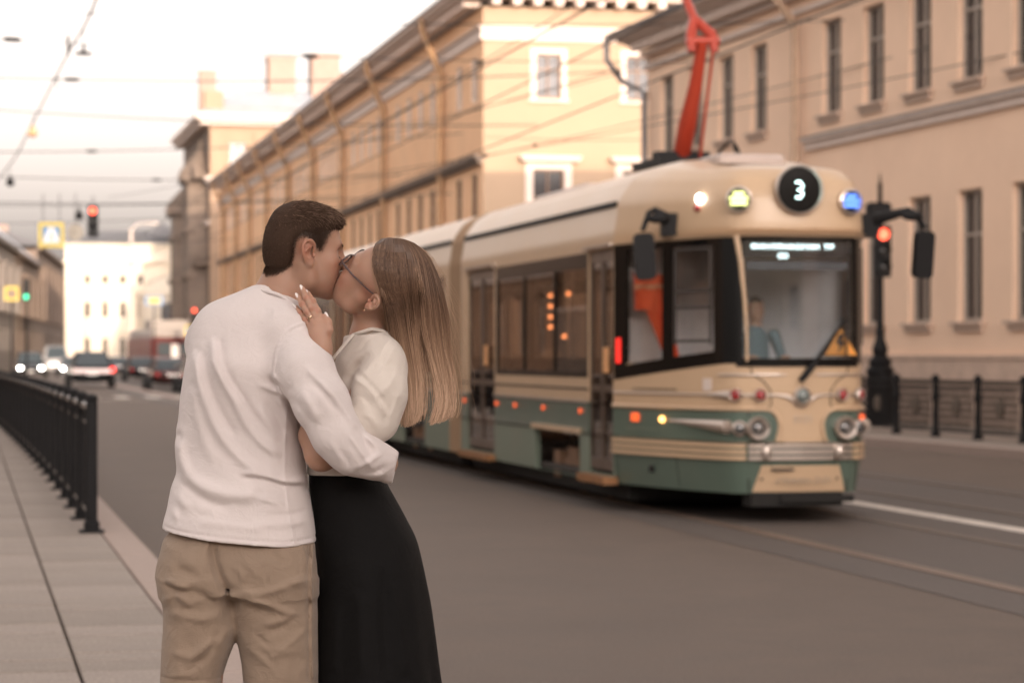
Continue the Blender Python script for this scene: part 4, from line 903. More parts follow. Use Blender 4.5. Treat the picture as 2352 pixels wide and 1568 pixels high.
b = MB(); b.tube([(0,0,0),(0,0,5.6)],.07,8); b.build('pole', M_black, T2); signal_head(T2, 5.05, 2, 1.1, -.1, emis('green_signal_bright', (0.06,0.8,0.42), .45))
T3 = thing('traffic_light', 'small far traffic light showing red beside the corner tower building', 'traffic light', (-19.7,150,0), 0.1)
b = MB(); b.tube([(0,0,0),(0,0,4.6)],.07,8); b.build('pole', M_black, T3); signal_head(T3, 4.0, 0, 1.0, -.1, M_redl)
LP = thing('lamp_post', 'tall thin grey lamp post in front of the white palace', 'lamp post', (-31.5,200,0), 0)
b = MB(); b.tube([(0,0,0),(0,0,3),(0,0,12.0)],[.22,.16,.10],8); b.build('pole', M_trim, LP); b = MB(); b.tube([(0,0,11.9),(.5,0,12.4),(1.6,0,12.5)],.05,6); b.ell((1.9,0,12.45),(.4,.15,.1)); b.build('lamp_arm', M_trim, LP)

# ------------------------------------------------------------------ vehicles
M_tyre = mat('tyre_rubber', (.012,.012,.012), .8); M_rim = mat('wheel_rim', (.3,.3,.3), .35, .8); M_cg = mat('car_glass', (.05,.065,.075), .25, spec=.6)
M_hl = emis('lit_headlight', (1.0,.97,.88), 9.0); M_hlo = emis('warm_headlight', (1.0,.50,.25), 3.0); M_tl = emis('lit_tail_light', (1.0,.03,.02), 1.0); M_tlo = mat('tail_light', (.35,.02,.02), .3); M_num = mat('number_plate', (.7,.68,.65), .6)
M_chrome = mat('chrome_strip', (.45,.38,.37), .35, .5)
WH = MB(); WH.lathe([(.2,0),(.31,.01),(.33,.05),(.33,.17),(.31,.21),(.2,.22)],20,Matrix.Rotation(pi/2,4,'X')); WHm = WH.mesh('tyre', M_tyre, 40)
RH = MB(); RH.lathe([(.001,.0),(.2,-.008),(.21,.03),(.1,.05)],16,Matrix.Rotation(pi/2,4,'X')); RHm = RH.mesh('rim', M_rim, 40)
def car(label, x, y, rz, col, kind='saloon', front=True, lights=None, tail=None, group='cars on the far road', nm='car', rough=.25):
    """car along local x (front = +x); lofted body, glasshouse, wheels, lamps"""
    T = thing(nm, label, 'car', (x, y, -.02 if P(0,0).x > 1 else 0.0), rz, group)
    pm_ = mat('car_paint', col, rough, 0.3, coat=.6)
    if kind == 'suv': L_, W_, H_, belt = 4.7, 1.9, 1.75, 1.05; cab = (-2.2,-1.9,.55,1.15)
    elif kind == 'van': L_, W_, H_, belt = 5.2, 2.0, 2.3, 1.3; cab = (-2.5,-2.45,1.3,2.0)
    else: L_, W_, H_, belt = 4.5, 1.8, 1.45, .92; cab = (-1.9,-1.2,.35,1.2)
    h = L_/2; b = MB()
    secs = [(-h,.55,.62,belt-.12),(-h+.08,.40,.80,belt-.04),(-h+.5,.30,.90,belt),(cab[0],.28,.93,belt+.01),(0,.27,.95,belt),(cab[3],.28,.94,belt-.03),(h-.5,.30,.90,belt-.14),(h-.08,.34,.80,belt-.25),(h,.45,.64,belt-.38)]
    n = 10; vs = []
    for xs_, z0, wf, z1 in secs:
        hw = W_/2*wf/.95
        for yy, zz_ in ((-.55,z0),(-.92,z0+.06),(-1.0,z0+.22),(-1.0,(z0+z1)/2+.06),(-.94,z1-.05),(-.84,z1),(0,z1+.02),(.84,z1),(.94,z1-.05),(1.0,(z0+z1)/2+.06),(1.0,z0+.22),(.92,z0+.06),(.55,z0)): vs.append((xs_, yy*hw, zz_))
    n = 13; fs = [(i*n+k,(i+1)*n+k,(i+1)*n+(k+1)%n,i*n+(k+1)%n) for i in range(len(secs)-1) for k in range(n)]+[tuple(range(n)), tuple(range((len(secs)-1)*n+n-1,(len(secs)-1)*n-1,-1))]
    b.add(vs, fs); b.build('body', pm_, T, 40)
    g = MB(); hb = W_/2*.90; ht = W_/2*.72; x0, x1, x2, x3 = cab
    g.add([(x0,-hb,belt),(x3,-hb,belt),(x3,hb,belt),(x0,hb,belt),(x1,-ht,H_-.06),(x2,-ht,H_-.06),(x2,ht,H_-.06),(x1,ht,H_-.06)], [(0,1,5,4),(1,2,6,5),(2,3,7,6),(3,0,4,7)]); g.build('windows', M_cg, T)
    r = MB(); r.add([(x1-.02,-ht-.02,H_-.07),(x2+.02,-ht-.02,H_-.07),(x2+.02,ht+.02,H_-.07),(x1-.02,ht+.02,H_-.07),(x1+.12,-ht+.12,H_),(x2-.12,-ht+.12,H_),(x2-.12,ht-.12,H_),(x1+.12,ht-.12,H_)], [(0,1,5,4),(1,2,6,5),(2,3,7,6),(3,0,4,7),(4,5,6,7)])
    for sg in (-1,1):
        r.tube([(x0,sg*hb,belt),(x1,sg*ht,H_-.05)],.045,5); r.tube([(x3,sg*hb,belt),(x2,sg*ht,H_-.05)],.045,5); r.tube([((x0+x3)/2,sg*hb,belt),((x1+x2)/2,sg*ht,H_-.05)],.04,5)
    r.build('roof', pm_, T, 40)
    for xx in (-h*.62, h*.64):
        for sg in (-1,1):
            w_ = link('wheel', WHm, T, (xx, sg*(W_/2-.02)+(0 if sg<0 else -.0), .33), (0,0,0 if sg < 0 else pi)); link('rim', RHm, w_)
    for sg in (-1,1):
        b = MB(); b.ell((h-.06, sg*W_*.36, belt-.36), (.08,.15,.09), 12, 8); b.build('headlight', lights if lights else M_rim, T, True)
        b = MB(); b.ell((-h+.05, sg*W_*.38, belt-.20), (.07,.13,.10), 12, 8); b.build('tail_light', (tail if tail else M_tlo), T, True)
        b = MB(); b.ell((cab[3]-.25, sg*(W_/2+.07), belt+.08), (.07,.11,.08), 10, 6); b.build('wing_mirror', pm_, T, True)
    b = MB(); b.box(-h-.02,-h+.03,-.26,.26,.62,.74); b.box(h-.03,h+.02,-.26,.26,.42,.53); b.build('number_plate', M_num, T)
    b = MB(); b.box(h-.05,h+.015,-.5,.5,.56,.68); b.build('grille', M_blackplastic, T)
    return T
hd = A_ST + pi/2       # heading away from the viewer
s_ = car('dark off-road car driving away with a pale bumper strip and one red tail light lit', -20.6, 118, hd, (.015,.02,.022), 'suv', tail=None)
b = MB(); b.box(-2.40,-2.30,-.93,.93,.70,.92); b.build('bumper', M_chrome, s_)
b = MB(); b.box(-2.44,-2.36,-1.06,-.86,.78,.98); b.build('brake_light', M_tl, s_)
car('dark car coming with both headlights on, leftmost in the lane', -32.9, 165, hd+pi, (.02,.025,.03), 'suv', lights=M_hl)
car('silver car with lit headlights behind the dark oncoming one', -33.2, 182, hd+pi, (.25,.25,.26), 'saloon', lights=M_hl)
car('white van behind the oncoming cars at the far left', -37.0, 196, hd+pi, (.65,.63,.62), 'van', nm='van')
car('dark saloon with one warm headlight, farthest of the oncoming cars', -38.9, 215, hd+pi, (.05,.05,.055), 'saloon', lights=M_hlo)
car('black car in the right lane beside the off-road car', -22.4, 146, hd, (.012,.012,.014), 'saloon')
car('dark blue saloon at the head of the far queue', -31.0, 190, hd, (.05,.06,.08), 'saloon')
car('dark red car parked on the right before the pale one', -15.6, 110, hd, (.05,.012,.012), 'saloon', group='cars parked on the right')
car('silver brown car parked nearest to the couple on the right', -12.9, 101, hd, (.22,.18,.16), 'suv', group='cars parked on the right')
car('grey saloon parked second along the right kerb', -17.6, 123, hd, (.10,.10,.11), 'saloon', group='cars parked on the right')
FT = thing('red_truck', 'red truck with a pale roof standing across the far road beyond the parked cars', 'truck', (-22.6,160,0), A_ST+.2)
M_tr = mat('truck_red', (.09,.008,.008), .4, coat=.4, var=.2, vscale=1.5)
b = MB(); b.bbox(-1.6,1.6,-1.1,5.0,.7,2.75,.12); b.build('body', M_tr, FT, 30)
b = MB(); b.bbox(-1.5,1.5,-1.0,4.8,2.76,3.25,.15); b.build('roof', M_wt if 'truck_grey_white' in MATS else mat('truck_roof_pale', (.32,.29,.27), .6), FT, 30)
b = MB(); b.box(-1.2,-.3,-1.13,-1.105,1.5,2.4); b.box(.3,1.2,-1.13,-1.105,1.5,2.4); b.build('window', M_cg, FT)
b = MB(); b.box(-.25,.25,-1.14,-1.105,1.1,2.3); b.build('pale_panel', M_sw, FT)
for x in (-1.3,1.1):
    for y in (0.2,3.6): w_ = link('wheel', WHm, FT, (x,y,.36), (0,0,pi/2))
M_wt = mat('truck_grey_white', (.30,.27,.25), .6, var=.1); WT = thing('white_truck', 'pale box truck standing behind the red truck', 'truck', (-26.6,188,0), A_ST)
b = MB(); b.bbox(-1.5,1.5,0,6,1.0,4.3,.05); b.build('cargo_box', M_wt, WT, 30); b = MB(); b.bbox(-1.2,1.2,-1.8,-.05,.6,2.6,.15); b.build('cab', M_wt, WT, 30); b = MB(); b.box(-1.0,1.0,-1.83,-1.79,1.6,2.4); b.build('windscreen', M_cg, WT)
for x in (-1.2,1.2):
    for y in (-.9,4.4): link('wheel', WHm, WT, (x,y,.36), (0,0,pi/2))

# ------------------------------------------------------------------ overhead wires and street lamps hung on them
def wire(label, pts, r=.012, sag=0.0, n=14, grp='overhead wires across the street', beads=()):
    p0, p1 = Vector(pts[0]), Vector(pts[1]); q = []
    for i in range(n+1):
        t = i/n; v = p0.lerp(p1, t); v.z -= sag*4*t*(1-t); q.append(v)
    T = link('overhead_wire', None, None, None, None, label, 'wire', grp)
    b = MB(); b.tube(q, r, 5); b.build('strand', M_wire, T)
    for t in beads:
        v = p0.lerp(p1, t); v.z -= sag*4*t*(1-t); b = MB(); d = (p1-p0).normalized(); b.tube([v-d*.22, v-d*.12, v+d*.12, v+d*.22],[.02,.06,.06,.02],6); b.build('insulator', M_blackplastic, T)
    return T
GW = 'overhead wires strung across and along the street'
LB = 'thin dark overhead wire strung across the sky'
spans = [(26,8.4,7.9,(.3,.62)),(33,9.3,8.6,(.5,)),(40,9.0,8.2,(.42,.8)),(48,8.8,8.6,(.35,)),(57,9.8,8.8,(.5,.7)),(66,9.3,9.6,(.25,.55)),(76,10.6,9.0,(.4,)),(88,9.2,9.8,(.6,)),(90,7.7,7.7,()),(101,10.2,9.2,(.3,.7)),(118,9.4,9.4,(.5,)),(140,9.6,10,(.4,)),(165,9.5,9.5,())]
ORD = ['nearest','second','third','fourth','fifth','sixth','seventh','eighth','ninth','tenth','eleventh','twelfth','farthest']
for n_, (a, z0, z1, bd) in enumerate(spans):
    wire('thin dark wire strung across the street, %s of the spans going away' % ORD[n_], (P(-16,a+4*((a*7)%3-1),z0), P(18.0,a,z1)), .012 if a < 60 else .019, .7, 16, GW, bd)
for pp, zc in ((7.62,5.95),(10.75,5.98),(7.62,6.9),(10.75,6.95)):
    wire(('contact wire' if zc < 6.5 else 'carrier wire above the contact wire') + (' over the track the tram is on' if pp < 9 else ' over the empty track by the right pavement'), (P(pp,-20,zc), P(pp+.2,240,zc)), .014, 0.0, 20, 'wires running down the street')
for n_, ((x0,y0,z0),(x1,y1,z1)) in enumerate((((6,30,9.4),(-9,92,8.2)),((9.5,47,9.3),(-5,92,10.2)),((9.5,48,8.0),(-10,110,9.0)),((3,44,7.1),(-20,120,9.4)),((10,46,6.2),(-1.0,90,9.7)),((10,46,7.4),(-14,100,8.0)))):
    wire('thin slanted wire passing the ochre building, %s of the six by height' % ('topmost','second','third','fourth','fifth','lowest')[n_], ((x0,y0,z0),(x1,y1,z1)), .012, .3, 14, 'slanted wires by the ochre building', (.45,))
CB = link('lamp_cable', None, None, None, None, 'thick cable sagging down the street with lamps on it', 'cable')
pts = [P(3.1,18,13.0),P(3.1,40,10.9),P(3.1,60,10.25),P(3.08,76,10.9),P(2.95,92,11.3),P(2.8,106,11.55),P(2.4,122,11.4),P(1.9,150,12.2)]
b = MB(); b.tube(smooth_poly(pts,6), .036, 6); b.build('strand', M_wire, CB)
b = MB(); b.tube([P(3.0,83,11.1),P(3.0,83,10.5)],.02,5); b.tube([P(3.0,74,11.2),P(3.0,74,10.6)],.05,5); b.build('hanger', M_wire, CB)
for (pp,a,z),lb,mm in (((2.82,107,11.15),'warm-coloured lamp hanging on the thick cable at the left', mat('lamp_shade_warm', (.62,.36,.20), .5)),((3.6,77,11.0),'flat dark lamp hanging beside the thick cable, upper left', M_blackplastic),((2.2,126,10.3),'small dark hanging lamp at the far left below the warm one', M_blackplastic),((5.4,120,8.3),'small dark lamp on a long hanger over the far road', M_blackplastic)):
    Lm = thing('street_lamp', lb, 'lamp', P(pp,a,z), 0)
    b = MB()
    if mm is M_blackplastic and z > 11.0-.05 and z < 11.05: b.lathe([(.27,0),(.28,.06),(.06,.10),(.05,.28)],16)
    else: b.lathe([(.10,-.12),(.24,0),(.20,.14),(.08,.34),(.03,.45)],16)
    b.build('lamp_shade', mm, Lm, 50); b = MB(); b.tube([(0,0,.25),(0,0,.8)],.015,5); b.build('hanger', M_wire, Lm)
# ------------------------------------------------------------------ people: smooth implicit bodies turned into meshes
D0 = 6.09
def W(px, py, y=D0):          # a point seen at display pixel (px, py) of the photograph, at depth y
    return np.array([(px-1176)/5553*y, y, EYE-(py-815)/5553*y])
class Grid:
    def __init__(s, lo, hi, h):
        s.h = h; s.lo = np.array(lo, float); n = np.ceil((np.array(hi)-s.lo)/h).astype(int)+1; s.n = n
        s.x = (s.lo[0]+h*np.arange(n[0])).astype(np.float32)[:,None,None]; s.y = (s.lo[1]+h*np.arange(n[1])).astype(np.float32)[None,:,None]; s.z = (s.lo[2]+h*np.arange(n[2])).astype(np.float32)[None,None,:]
        s.d = np.full(n, 9.0, np.float32)
    def ell(s, c, r, R=None):
        X, Y, Z = s.x-c[0], s.y-c[1], s.z-c[2]
        if R is not None: X, Y, Z = (R[0,0]*X+R[1,0]*Y+R[2,0]*Z, R[0,1]*X+R[1,1]*Y+R[2,1]*Z, R[0,2]*X+R[1,2]*Y+R[2,2]*Z)
        q = np.sqrt((X/r[0])**2+(Y/r[1])**2+(Z/r[2])**2)
        q2 = np.sqrt((X/r[0]**2)**2+(Y/r[1]**2)**2+(Z/r[2]**2)**2)+1e-6
        return q*(q-1)/q2
    def cone(s, a, b, ra, rb, fy=1.0):
        a, b = np.array(a, float), np.array(b, float); ab = b-a; L2 = ab@ab+1e-12
        X, Y, Z = s.x-a[0], s.y-a[1], s.z-a[2]
        t = np.clip((X*ab[0]+Y*ab[1]+Z*ab[2])/L2, 0, 1)
        return np.sqrt((X-t*ab[0])**2+((Y-t*ab[1])*fy)**2+(Z-t*ab[2])**2)-(ra+(rb-ra)*t)
    def chain(s, pts, rs, k=0.01):
        d = None
        for i in range(len(pts)-1):
            e = s.cone(pts[i], pts[i+1], rs[i], rs[i+1]); d = e if d is None else smin(d, e, k)
        return d
    def U(s, e, k=0.008): s.d = smin(s.d, e, k); return s
    def sub(s, e, k=0.006): s.d = -smin(-s.d, e, k); return s
    def cols(s, rows, yc, wy, pw=2.4):
        """stacked superellipse sections; rows = (z, xl, xr), depth centre and half depth as functions of z"""
        rows = sorted(rows); zz = np.array([r[0] for r in rows]); z = s.z[0,0,:]
        zs = np.linspace(zz[0], zz[-1], 400); ker = np.hanning(43)[1:-1]; ker /= ker.sum()
        sm = lambda v: np.interp(z, zs, np.convolve(np.pad(np.interp(zs, zz, v), 20, 'edge'), ker, 'valid'))
        xl, xr = sm([r[1] for r in rows]), sm([r[2] for r in rows]); cx = ((xl+xr)/2)[None,None,:]; wx = ((xr-xl)/2)[None,None,:]
        ycz = (sm(yc) if hasattr(yc,'__len__') else np.full_like(z, yc))[None,None,:]; wyz = (sm(wy) if hasattr(wy,'__len__') else np.full_like(z, wy))[None,None,:]
        q = (np.abs((s.x-cx)/wx)**pw+np.abs((s.y-ycz)/wyz)**pw)**(1/pw)
        d = (q-1)*np.minimum(wx, wyz)
        return np.maximum(d, np.maximum(s.z-zz[-1], zz[0]-s.z)).astype(np.float32)
    def fold(s, maps, y0=None, soft=0.05):
        F = maps[:,None,:]
        if y0 is not None: F = F*(1/(1+np.exp((s.y-y0)/soft*4)))
        s.d = (s.d - F).astype(np.float32); return s
    def mesh(s, name, mats, base, smooth=True):
        v, f = nets(s.d, s.lo, s.h); v = v-np.array(base)
        me = bpy.data.meshes.new(name); me.vertices.add(len(v)); me.vertices.foreach_set('co', v.astype(np.float32).ravel())
        me.loops.add(len(f)*4); me.polygons.add(len(f)); me.loops.foreach_set('vertex_index', f.astype(np.int32).ravel()); me.polygons.foreach_set('loop_start', np.arange(0, len(f)*4, 4, dtype=np.int32))
        me.update(calc_edges=True); me.polygons.foreach_set('use_smooth', [True]*len(f))
        for m in (mats if isinstance(mats,(list,tuple)) else [mats]): me.materials.append(m)
        return me, v+np.array(base)
def smin(a, b, k):
    h = np.maximum(k-np.abs(a-b), 0)/k; return (np.minimum(a, b)-h*h*k*0.25).astype(np.float32)
def nets(d, lo, h):
    d = np.pad(d, 1, constant_values=1.0).astype(np.float32); lo = np.array(lo)-h
    s = d < 0; n = np.array(d.shape); c = [s[i:n[0]-1+i, j:n[1]-1+j, k:n[2]-1+k] for i in (0,1) for j in (0,1) for k in (0,1)]
    cnt = sum(x.astype(np.int8) for x in c); act = (cnt > 0) & (cnt < 8); I = np.argwhere(act)
    idx = np.full(act.shape, -1, np.int64); idx[tuple(I.T)] = np.arange(len(I))
    acc = np.zeros((len(I), 3)); num = np.zeros(len(I))
    off = [(i,j,k) for i in (0,1) for j in (0,1) for k in (0,1)]
    V = {o: d[I[:,0]+o[0], I[:,1]+o[1], I[:,2]+o[2]] for o in off}
    for a in off:
        for ax in range(3):
            if a[ax]: continue
            b = list(a); b[ax] = 1; b = tuple(b); va, vb = V[a], V[b]; m = (va < 0) != (vb < 0)
            t = va[m]/(va[m]-vb[m]); p = np.tile(np.array(a, float), (m.sum(), 1)); p[:,ax] += t; acc[m] += p; num[m] += 1
    v = lo+(I+acc/num[:,None])*h
    F = []
    for ax in range(3):
        sl0 = [slice(1,-1)]*3; sl1 = [slice(1,-1)]*3; sl0[ax] = slice(0,-1); sl1[ax] = slice(1,None)
        A, B = s[tuple(sl0)], s[tuple(sl1)]; E = np.argwhere(A != B); base = E.copy()
        for q in range(3):
            if q != ax: base[:,q] += 1
        inside = A[tuple(E.T)]; u, w_ = (ax+1)%3, (ax+2)%3
        def cell(du, dw):
            g = base.copy(); g[:,u] -= du; g[:,w_] -= dw; return idx[tuple(g.T)]
        q = np.stack([cell(1,1), cell(0,1), cell(0,0), cell(1,0)], 1); q[~inside] = q[~inside][:, ::-1]; F.append(q)
    return v, np.concatenate(F)
def pl2d(g, pts):            # distance in the x-z plane to a polyline of world points
    X, Z = g.x[:,0,0][:,None], g.z[0,0,:][None,:]; d = None; L = 0; best = None
    for a, b in zip(pts[:-1], pts[1:]):
        ax_, az, bx, bz = a[0], a[2], b[0], b[2]; ux, uz = bx-ax_, bz-az; l2 = ux*ux+uz*uz+1e-9
        t = np.clip(((X-ax_)*ux+(Z-az)*uz)/l2, 0, 1); e = np.sqrt((X-ax_-t*ux)**2+(Z-az-t*uz)**2); d = e if d is None else np.minimum(d, e)
    return d
def folds(g, L, yref=5.97):
    M = np.zeros((g.n[0], g.n[2]), np.float32)
    for pts, amp, wd in L:
        q = [W(*p, yref) for p in pts]; q = smooth_poly(q, 4) if len(q) > 2 else q
        n = len(q); # taper towards both ends
        dist = pl2d(g, q); e0 = np.sqrt((g.x[:,0,0][:,None]-q[0][0])**2+(g.z[0,0,:][None,:]-q[0][2])**2); e1 = np.sqrt((g.x[:,0,0][:,None]-q[-1][0])**2+(g.z[0,0,:][None,:]-q[-1][2])**2)
        tp = np.clip(np.minimum(e0, e1)/0.035, 0, 1); tp = tp*tp*(3-2*tp) if wd > .004 else 1
        M += amp*tp*np.exp(-(dist/(wd*1.15))**2)
    return M
def wavy(g, amp, f, ang, seed, warp=0.02):
    r = np.random.default_rng(seed); X, Z = g.x[:,0,0][:,None], g.z[0,0,:][None,:]; M = 0
    for i in range(7):
        a = ang+r.normal()*0.45; ff = f*r.uniform(.6,1.6); ph = r.uniform(0,6.28,4)
        U_ = X*cos(a)+Z*sin(a); V_ = -X*sin(a)+Z*cos(a)
        M = M + np.sin(ff*(U_+warp*np.sin(14*V_+ph[0])+.5*warp*np.sin(31*V_+ph[1]))+ph[2])*np.clip(.5+np.sin(11*V_+7*U_+ph[3]), 0, 1)
    return (amp*M/3).astype(np.float32)
def person_root(label, base, nm='person', group=None): return thing(nm, label, 'person', base, 0.0, group)
def rot(ax, a): return np.array(Matrix.Rotation(a, 3, ax))
# skin with the lips, ears and knuckles tinted through a colour attribute
def skin_mat(name, col, rough=.48):
    m = mat(name, col, rough, sss=0.35, spec=.45); t = m.node_tree; n = t.nodes; l = t.links; p = n['Principled BSDF']
    at = n.new('ShaderNodeAttribute'); at.attribute_name = 'tint'; tc = n.new('ShaderNodeTexCoord')
    a = n.new('ShaderNodeTexNoise'); a.inputs['Scale'].default_value = 22; a.inputs['Detail'].default_value = 6; l.new(tc.outputs['Object'], a.inputs['Vector'])
    r = n.new('ShaderNodeMapRange'); r.inputs['To Min'].default_value = .90; r.inputs['To Max'].default_value = 1.10; l.new(a.outputs['Fac'], r.inputs['Value'])
    s = n.new('ShaderNodeVectorMath'); s.operation = 'SCALE'; s.inputs[0].default_value = col; l.new(r.outputs[0], s.inputs['Scale'])
    x = n.new('ShaderNodeVectorMath'); x.operation = 'MULTIPLY'; l.new(s.outputs[0], x.inputs[0]); l.new(at.outputs['Color'], x.inputs[1]); l.new(x.outputs[0], p.inputs['Base Color'])
    b = n.new('ShaderNodeTexNoise'); b.inputs['Scale'].default_value = 420; l.new(tc.outputs['Object'], b.inputs['Vector'])
    bb = n.new('ShaderNodeBump'); bb.inputs['Strength'].default_value = .12; bb.inputs['Distance'].default_value = .002; l.new(b.outputs['Fac'], bb.inputs['Height']); l.new(bb.outputs[0], p.inputs['Normal'])
    return m
M_skm = skin_mat('skin_man', (0.40,0.235,0.165)); M_skw = skin_mat('skin_woman', (0.44,0.262,0.188))
def tint(me, v, spots):
    c = np.ones((len(v), 4), np.float32)
    for p, r, col in spots:
        if np.ndim(p) > 1:
            d = np.min([segd(v, p[i], p[i+1]) for i in range(len(p)-1)], 0)
        else: d = np.linalg.norm(v-np.array(p), axis=1)
        k = np.clip(1.35-d/r, 0, 1)[:,None]; c[:,:3] = c[:,:3]*(1-k)+c[:,:3]*np.array(col)*k
    a = me.color_attributes.new('tint', 'FLOAT_COLOR', 'POINT'); a.data.foreach_set('color', c.ravel())
def segd(v, a, b):
    a, b = np.array(a), np.array(b); ab = b-a; t = np.clip((v-a)@ab/(ab@ab), 0, 1); return np.linalg.norm(v-a-t[:,None]*ab, axis=1)

def head(g, C, R, k, man, T=None, sk=1.0, ear=(0,0), ek=.88):
    """C head centre (between the ears), R columns = forward, lateral, up; k scale. adds the head to the grid"""
    L = lambda a, b, c: C + k*(R@np.array([a, b, c]))
    E = lambda c, r: g.ell(L(*c), [q*k for q in r], R)
    g.U(E((-.008,0,.047),(.091*sk,.073,.079*sk)), .01); g.U(E((.030,0,.035),(.064,.066,.068)), .03)
    g.U(E((.046,0,-.030),(.050,.055,.082)), .03)
    jw = .053 if man else .047
    for s in (-1, 1):
        g.U(g.chain([L(.002,s*jw*1.08,-.035), L(.012,s*jw,-.078), L(.045,s*.034,-.091), L(.078,s*.010,-.099)], [.018*k,.019*k,.017*k,.015*k], .02), .03)
        g.U(E((.066,s*.043,-.022),(.022,.022,.022)), .03)                      # cheekbone
        g.U(E((.055,s*.040,-.060),(.026,.020,.032)), .025)                     # cheek
        g.U(g.cone(L(.080,s*.040,.027), L(.093,s*.010,.024), .010*k, .010*k), .018)   # brow ridge
        g.sub(E((.101,s*.032,.006),(.014,.017,.011)), .018)
        g.U(g.ell(L(.077,s*.031,.004), [.0135*k]*3), .006)                     # closed lid over the eye
        g.U(g.cone(L(.1045,s*.0125,-.030), L(.098,s*.0135,-.034), .0078*k, .0065*k), .007)   # wing of the nose
    g.U(E((.079,0,-.097),(.017,.018,.016)), .016)
    g.U(E((.078,0,-.062),(.020,.030,.028)), .02)
    g.U(g.cone(L(.094,0,.018), L(.118,0,-.022), .0075*k, .0105*k), .012); g.U(g.cone(L(.113,0,-.028), L(.100,0,-.036), .0095*k, .006*k), .008)
    for s in (-1, 1): g.sub(g.ell(L(.108,s*.0075,-.039), [.0042*k,.003*k,.004*k]), .003)
    ul = [L(.084,s*.024,-.067) if abs(s) == 1 else L(.101,0,-.0605) for s in (-1,0,1)]
    g.U(g.chain(ul, [.0035*k,.0075*k,.0035*k], .004), .005)
    ll = [L(.083,-.022,-.069), L(.098,0,-.0745), L(.083,.022,-.069)]
    g.U(g.chain(ll, [.0035*k,.0082*k,.0035*k], .004), .005)
    g.sub(g.chain([L(.086,-.026,-.0675), L(.108,0,-.0675), L(.086,.026,-.0675)], [.0012*k,.0022*k,.0012*k], .002), .003)
    g.sub(E((.100,0,-.0865),(.010,.022,.005)), .010)
    for s in (-1, 1):                                                          # ears
        Q = lambda a, c, o: L(-.002+ear[0]+a*ek, s*(.072+o), -.006+ear[1]+c*ek*1.04)
        rim = [Q(.014,.004,.002), Q(.015,.022,.006), Q(.004,.034,.012), Q(-.012,.032,.017), Q(-.020,.016,.019), Q(-.017,-.004,.017), Q(-.006,-.020,.012), Q(.006,-.028,.007), Q(.012,-.020,.003)]
        g.U(g.chain(smooth_poly(rim, 3), [.0042*k]*25, .002), .003)
        g.U(g.chain([Q(-.004,.020,.009), Q(-.010,.004,.011), Q(-.003,-.010,.008)], [.0035*k,.004*k,.0035*k], .003), .003)
        g.U(g.chain([Q(.000,.028,.006), Q(-.008,.010,.009), Q(-.004,-.012,.007), Q(.008,-.020,.003)], [.010*k,.011*k,.010*k,.008*k], .004), .004)
        g.sub(g.ell(Q(.002,.000,.017), [.009*k,.008*k,.012*k]), .005); g.sub(g.chain([Q(.006,.022,.014), Q(-.004,.026,.018), Q(-.0125,.012,.019)], [.0035*k]*3, .003), .003)
        g.U(g.ell(Q(.004,-.027,.006), [.0075*k,.005*k,.008*k]), .004)
        g.U(g.ell(Q(.0155,-.004,.006), [.005*k,.004*k,.006*k]), .003)
    return L
def strands(name, m, parent, base, curves, r0, r1, tone=None):
    """many tapering three-sided hairs as one mesh; curves (N, n, 3)"""
    curves = np.asarray(curves, np.float32); N, n, _ = curves.shape
    d = np.gradient(curves, axis=1); d /= np.linalg.norm(d, axis=2, keepdims=True)+1e-9
    ref = np.array([0.35,1.0,0.2], np.float32); a = np.cross(d, ref); a /= np.linalg.norm(a, axis=2, keepdims=True)+1e-9; b = np.cross(d, a)
    rr = (np.linspace(r0, r1, n)[None,:,None]*np.ones((N,1,1))).astype(np.float32)
    V = np.stack([curves+rr*(a*cos(t)+b*sin(t)) for t in (0, 2*pi/3, 4*pi/3)], 2)       # N,n,3,3
    v = V.reshape(-1,3)-np.array(base, np.float32)
    i = np.arange(N)[:,None,None]*n*3; j = np.arange(n-1)[None,:,None]*3; k = np.arange(3)[None,None,:]; k2 = (k+1)%3
    f = np.stack([i+j+k, i+j+k2, i+j+3+k2, i+j+3+k], -1).reshape(-1,4)
    me = bpy.data.meshes.new(name); me.vertices.add(len(v)); me.vertices.foreach_set('co', v.astype(np.float32).ravel()); me.loops.add(len(f)*4); me.polygons.add(len(f))
    me.loops.foreach_set('vertex_index', f.astype(np.int32).ravel()); me.polygons.foreach_set('loop_start', np.arange(0, len(f)*4, 4, dtype=np.int32)); me.update(calc_edges=True)
    me.polygons.foreach_set('use_smooth', [True]*len(f)); me.materials.append(m)
    if tone is not None:
        c = np.ones((N, n*3, 4), np.float32); t_ = np.repeat(tone[:, :, None], 3, 2).reshape(N, n*3) if tone.ndim == 2 else tone[:,None]*np.ones((1,n*3)); c[:,:,:3] = t_[:,:,None]
        at = me.color_attributes.new('tone', 'FLOAT_COLOR', 'POINT'); at.data.foreach_set('color', c.ravel())
    return link(name, me, parent)
def hair_mat(name, ramp, rough=.42, spec=.5, bump=0):
    m = bpy.data.materials.new(name); m.use_nodes = True; t = m.node_tree; n = t.nodes; l = t.links; p = n['Principled BSDF']; p.inputs['Roughness'].default_value = rough; p.inputs['Specular IOR Level'].default_value = spec
    at = n.new('ShaderNodeAttribute'); at.attribute_name = 'tone'; cr = n.new('ShaderNodeValToRGB'); l.new(at.outputs['Fac'], cr.inputs['Fac'])
    el = cr.color_ramp.elements
    while len(el) < len(ramp): el.new(.5)
    for e, (q, c) in zip(el, ramp): e.position = q; e.color = (*c, 1)
    l.new(cr.outputs[0], p.inputs['Base Color']); return m
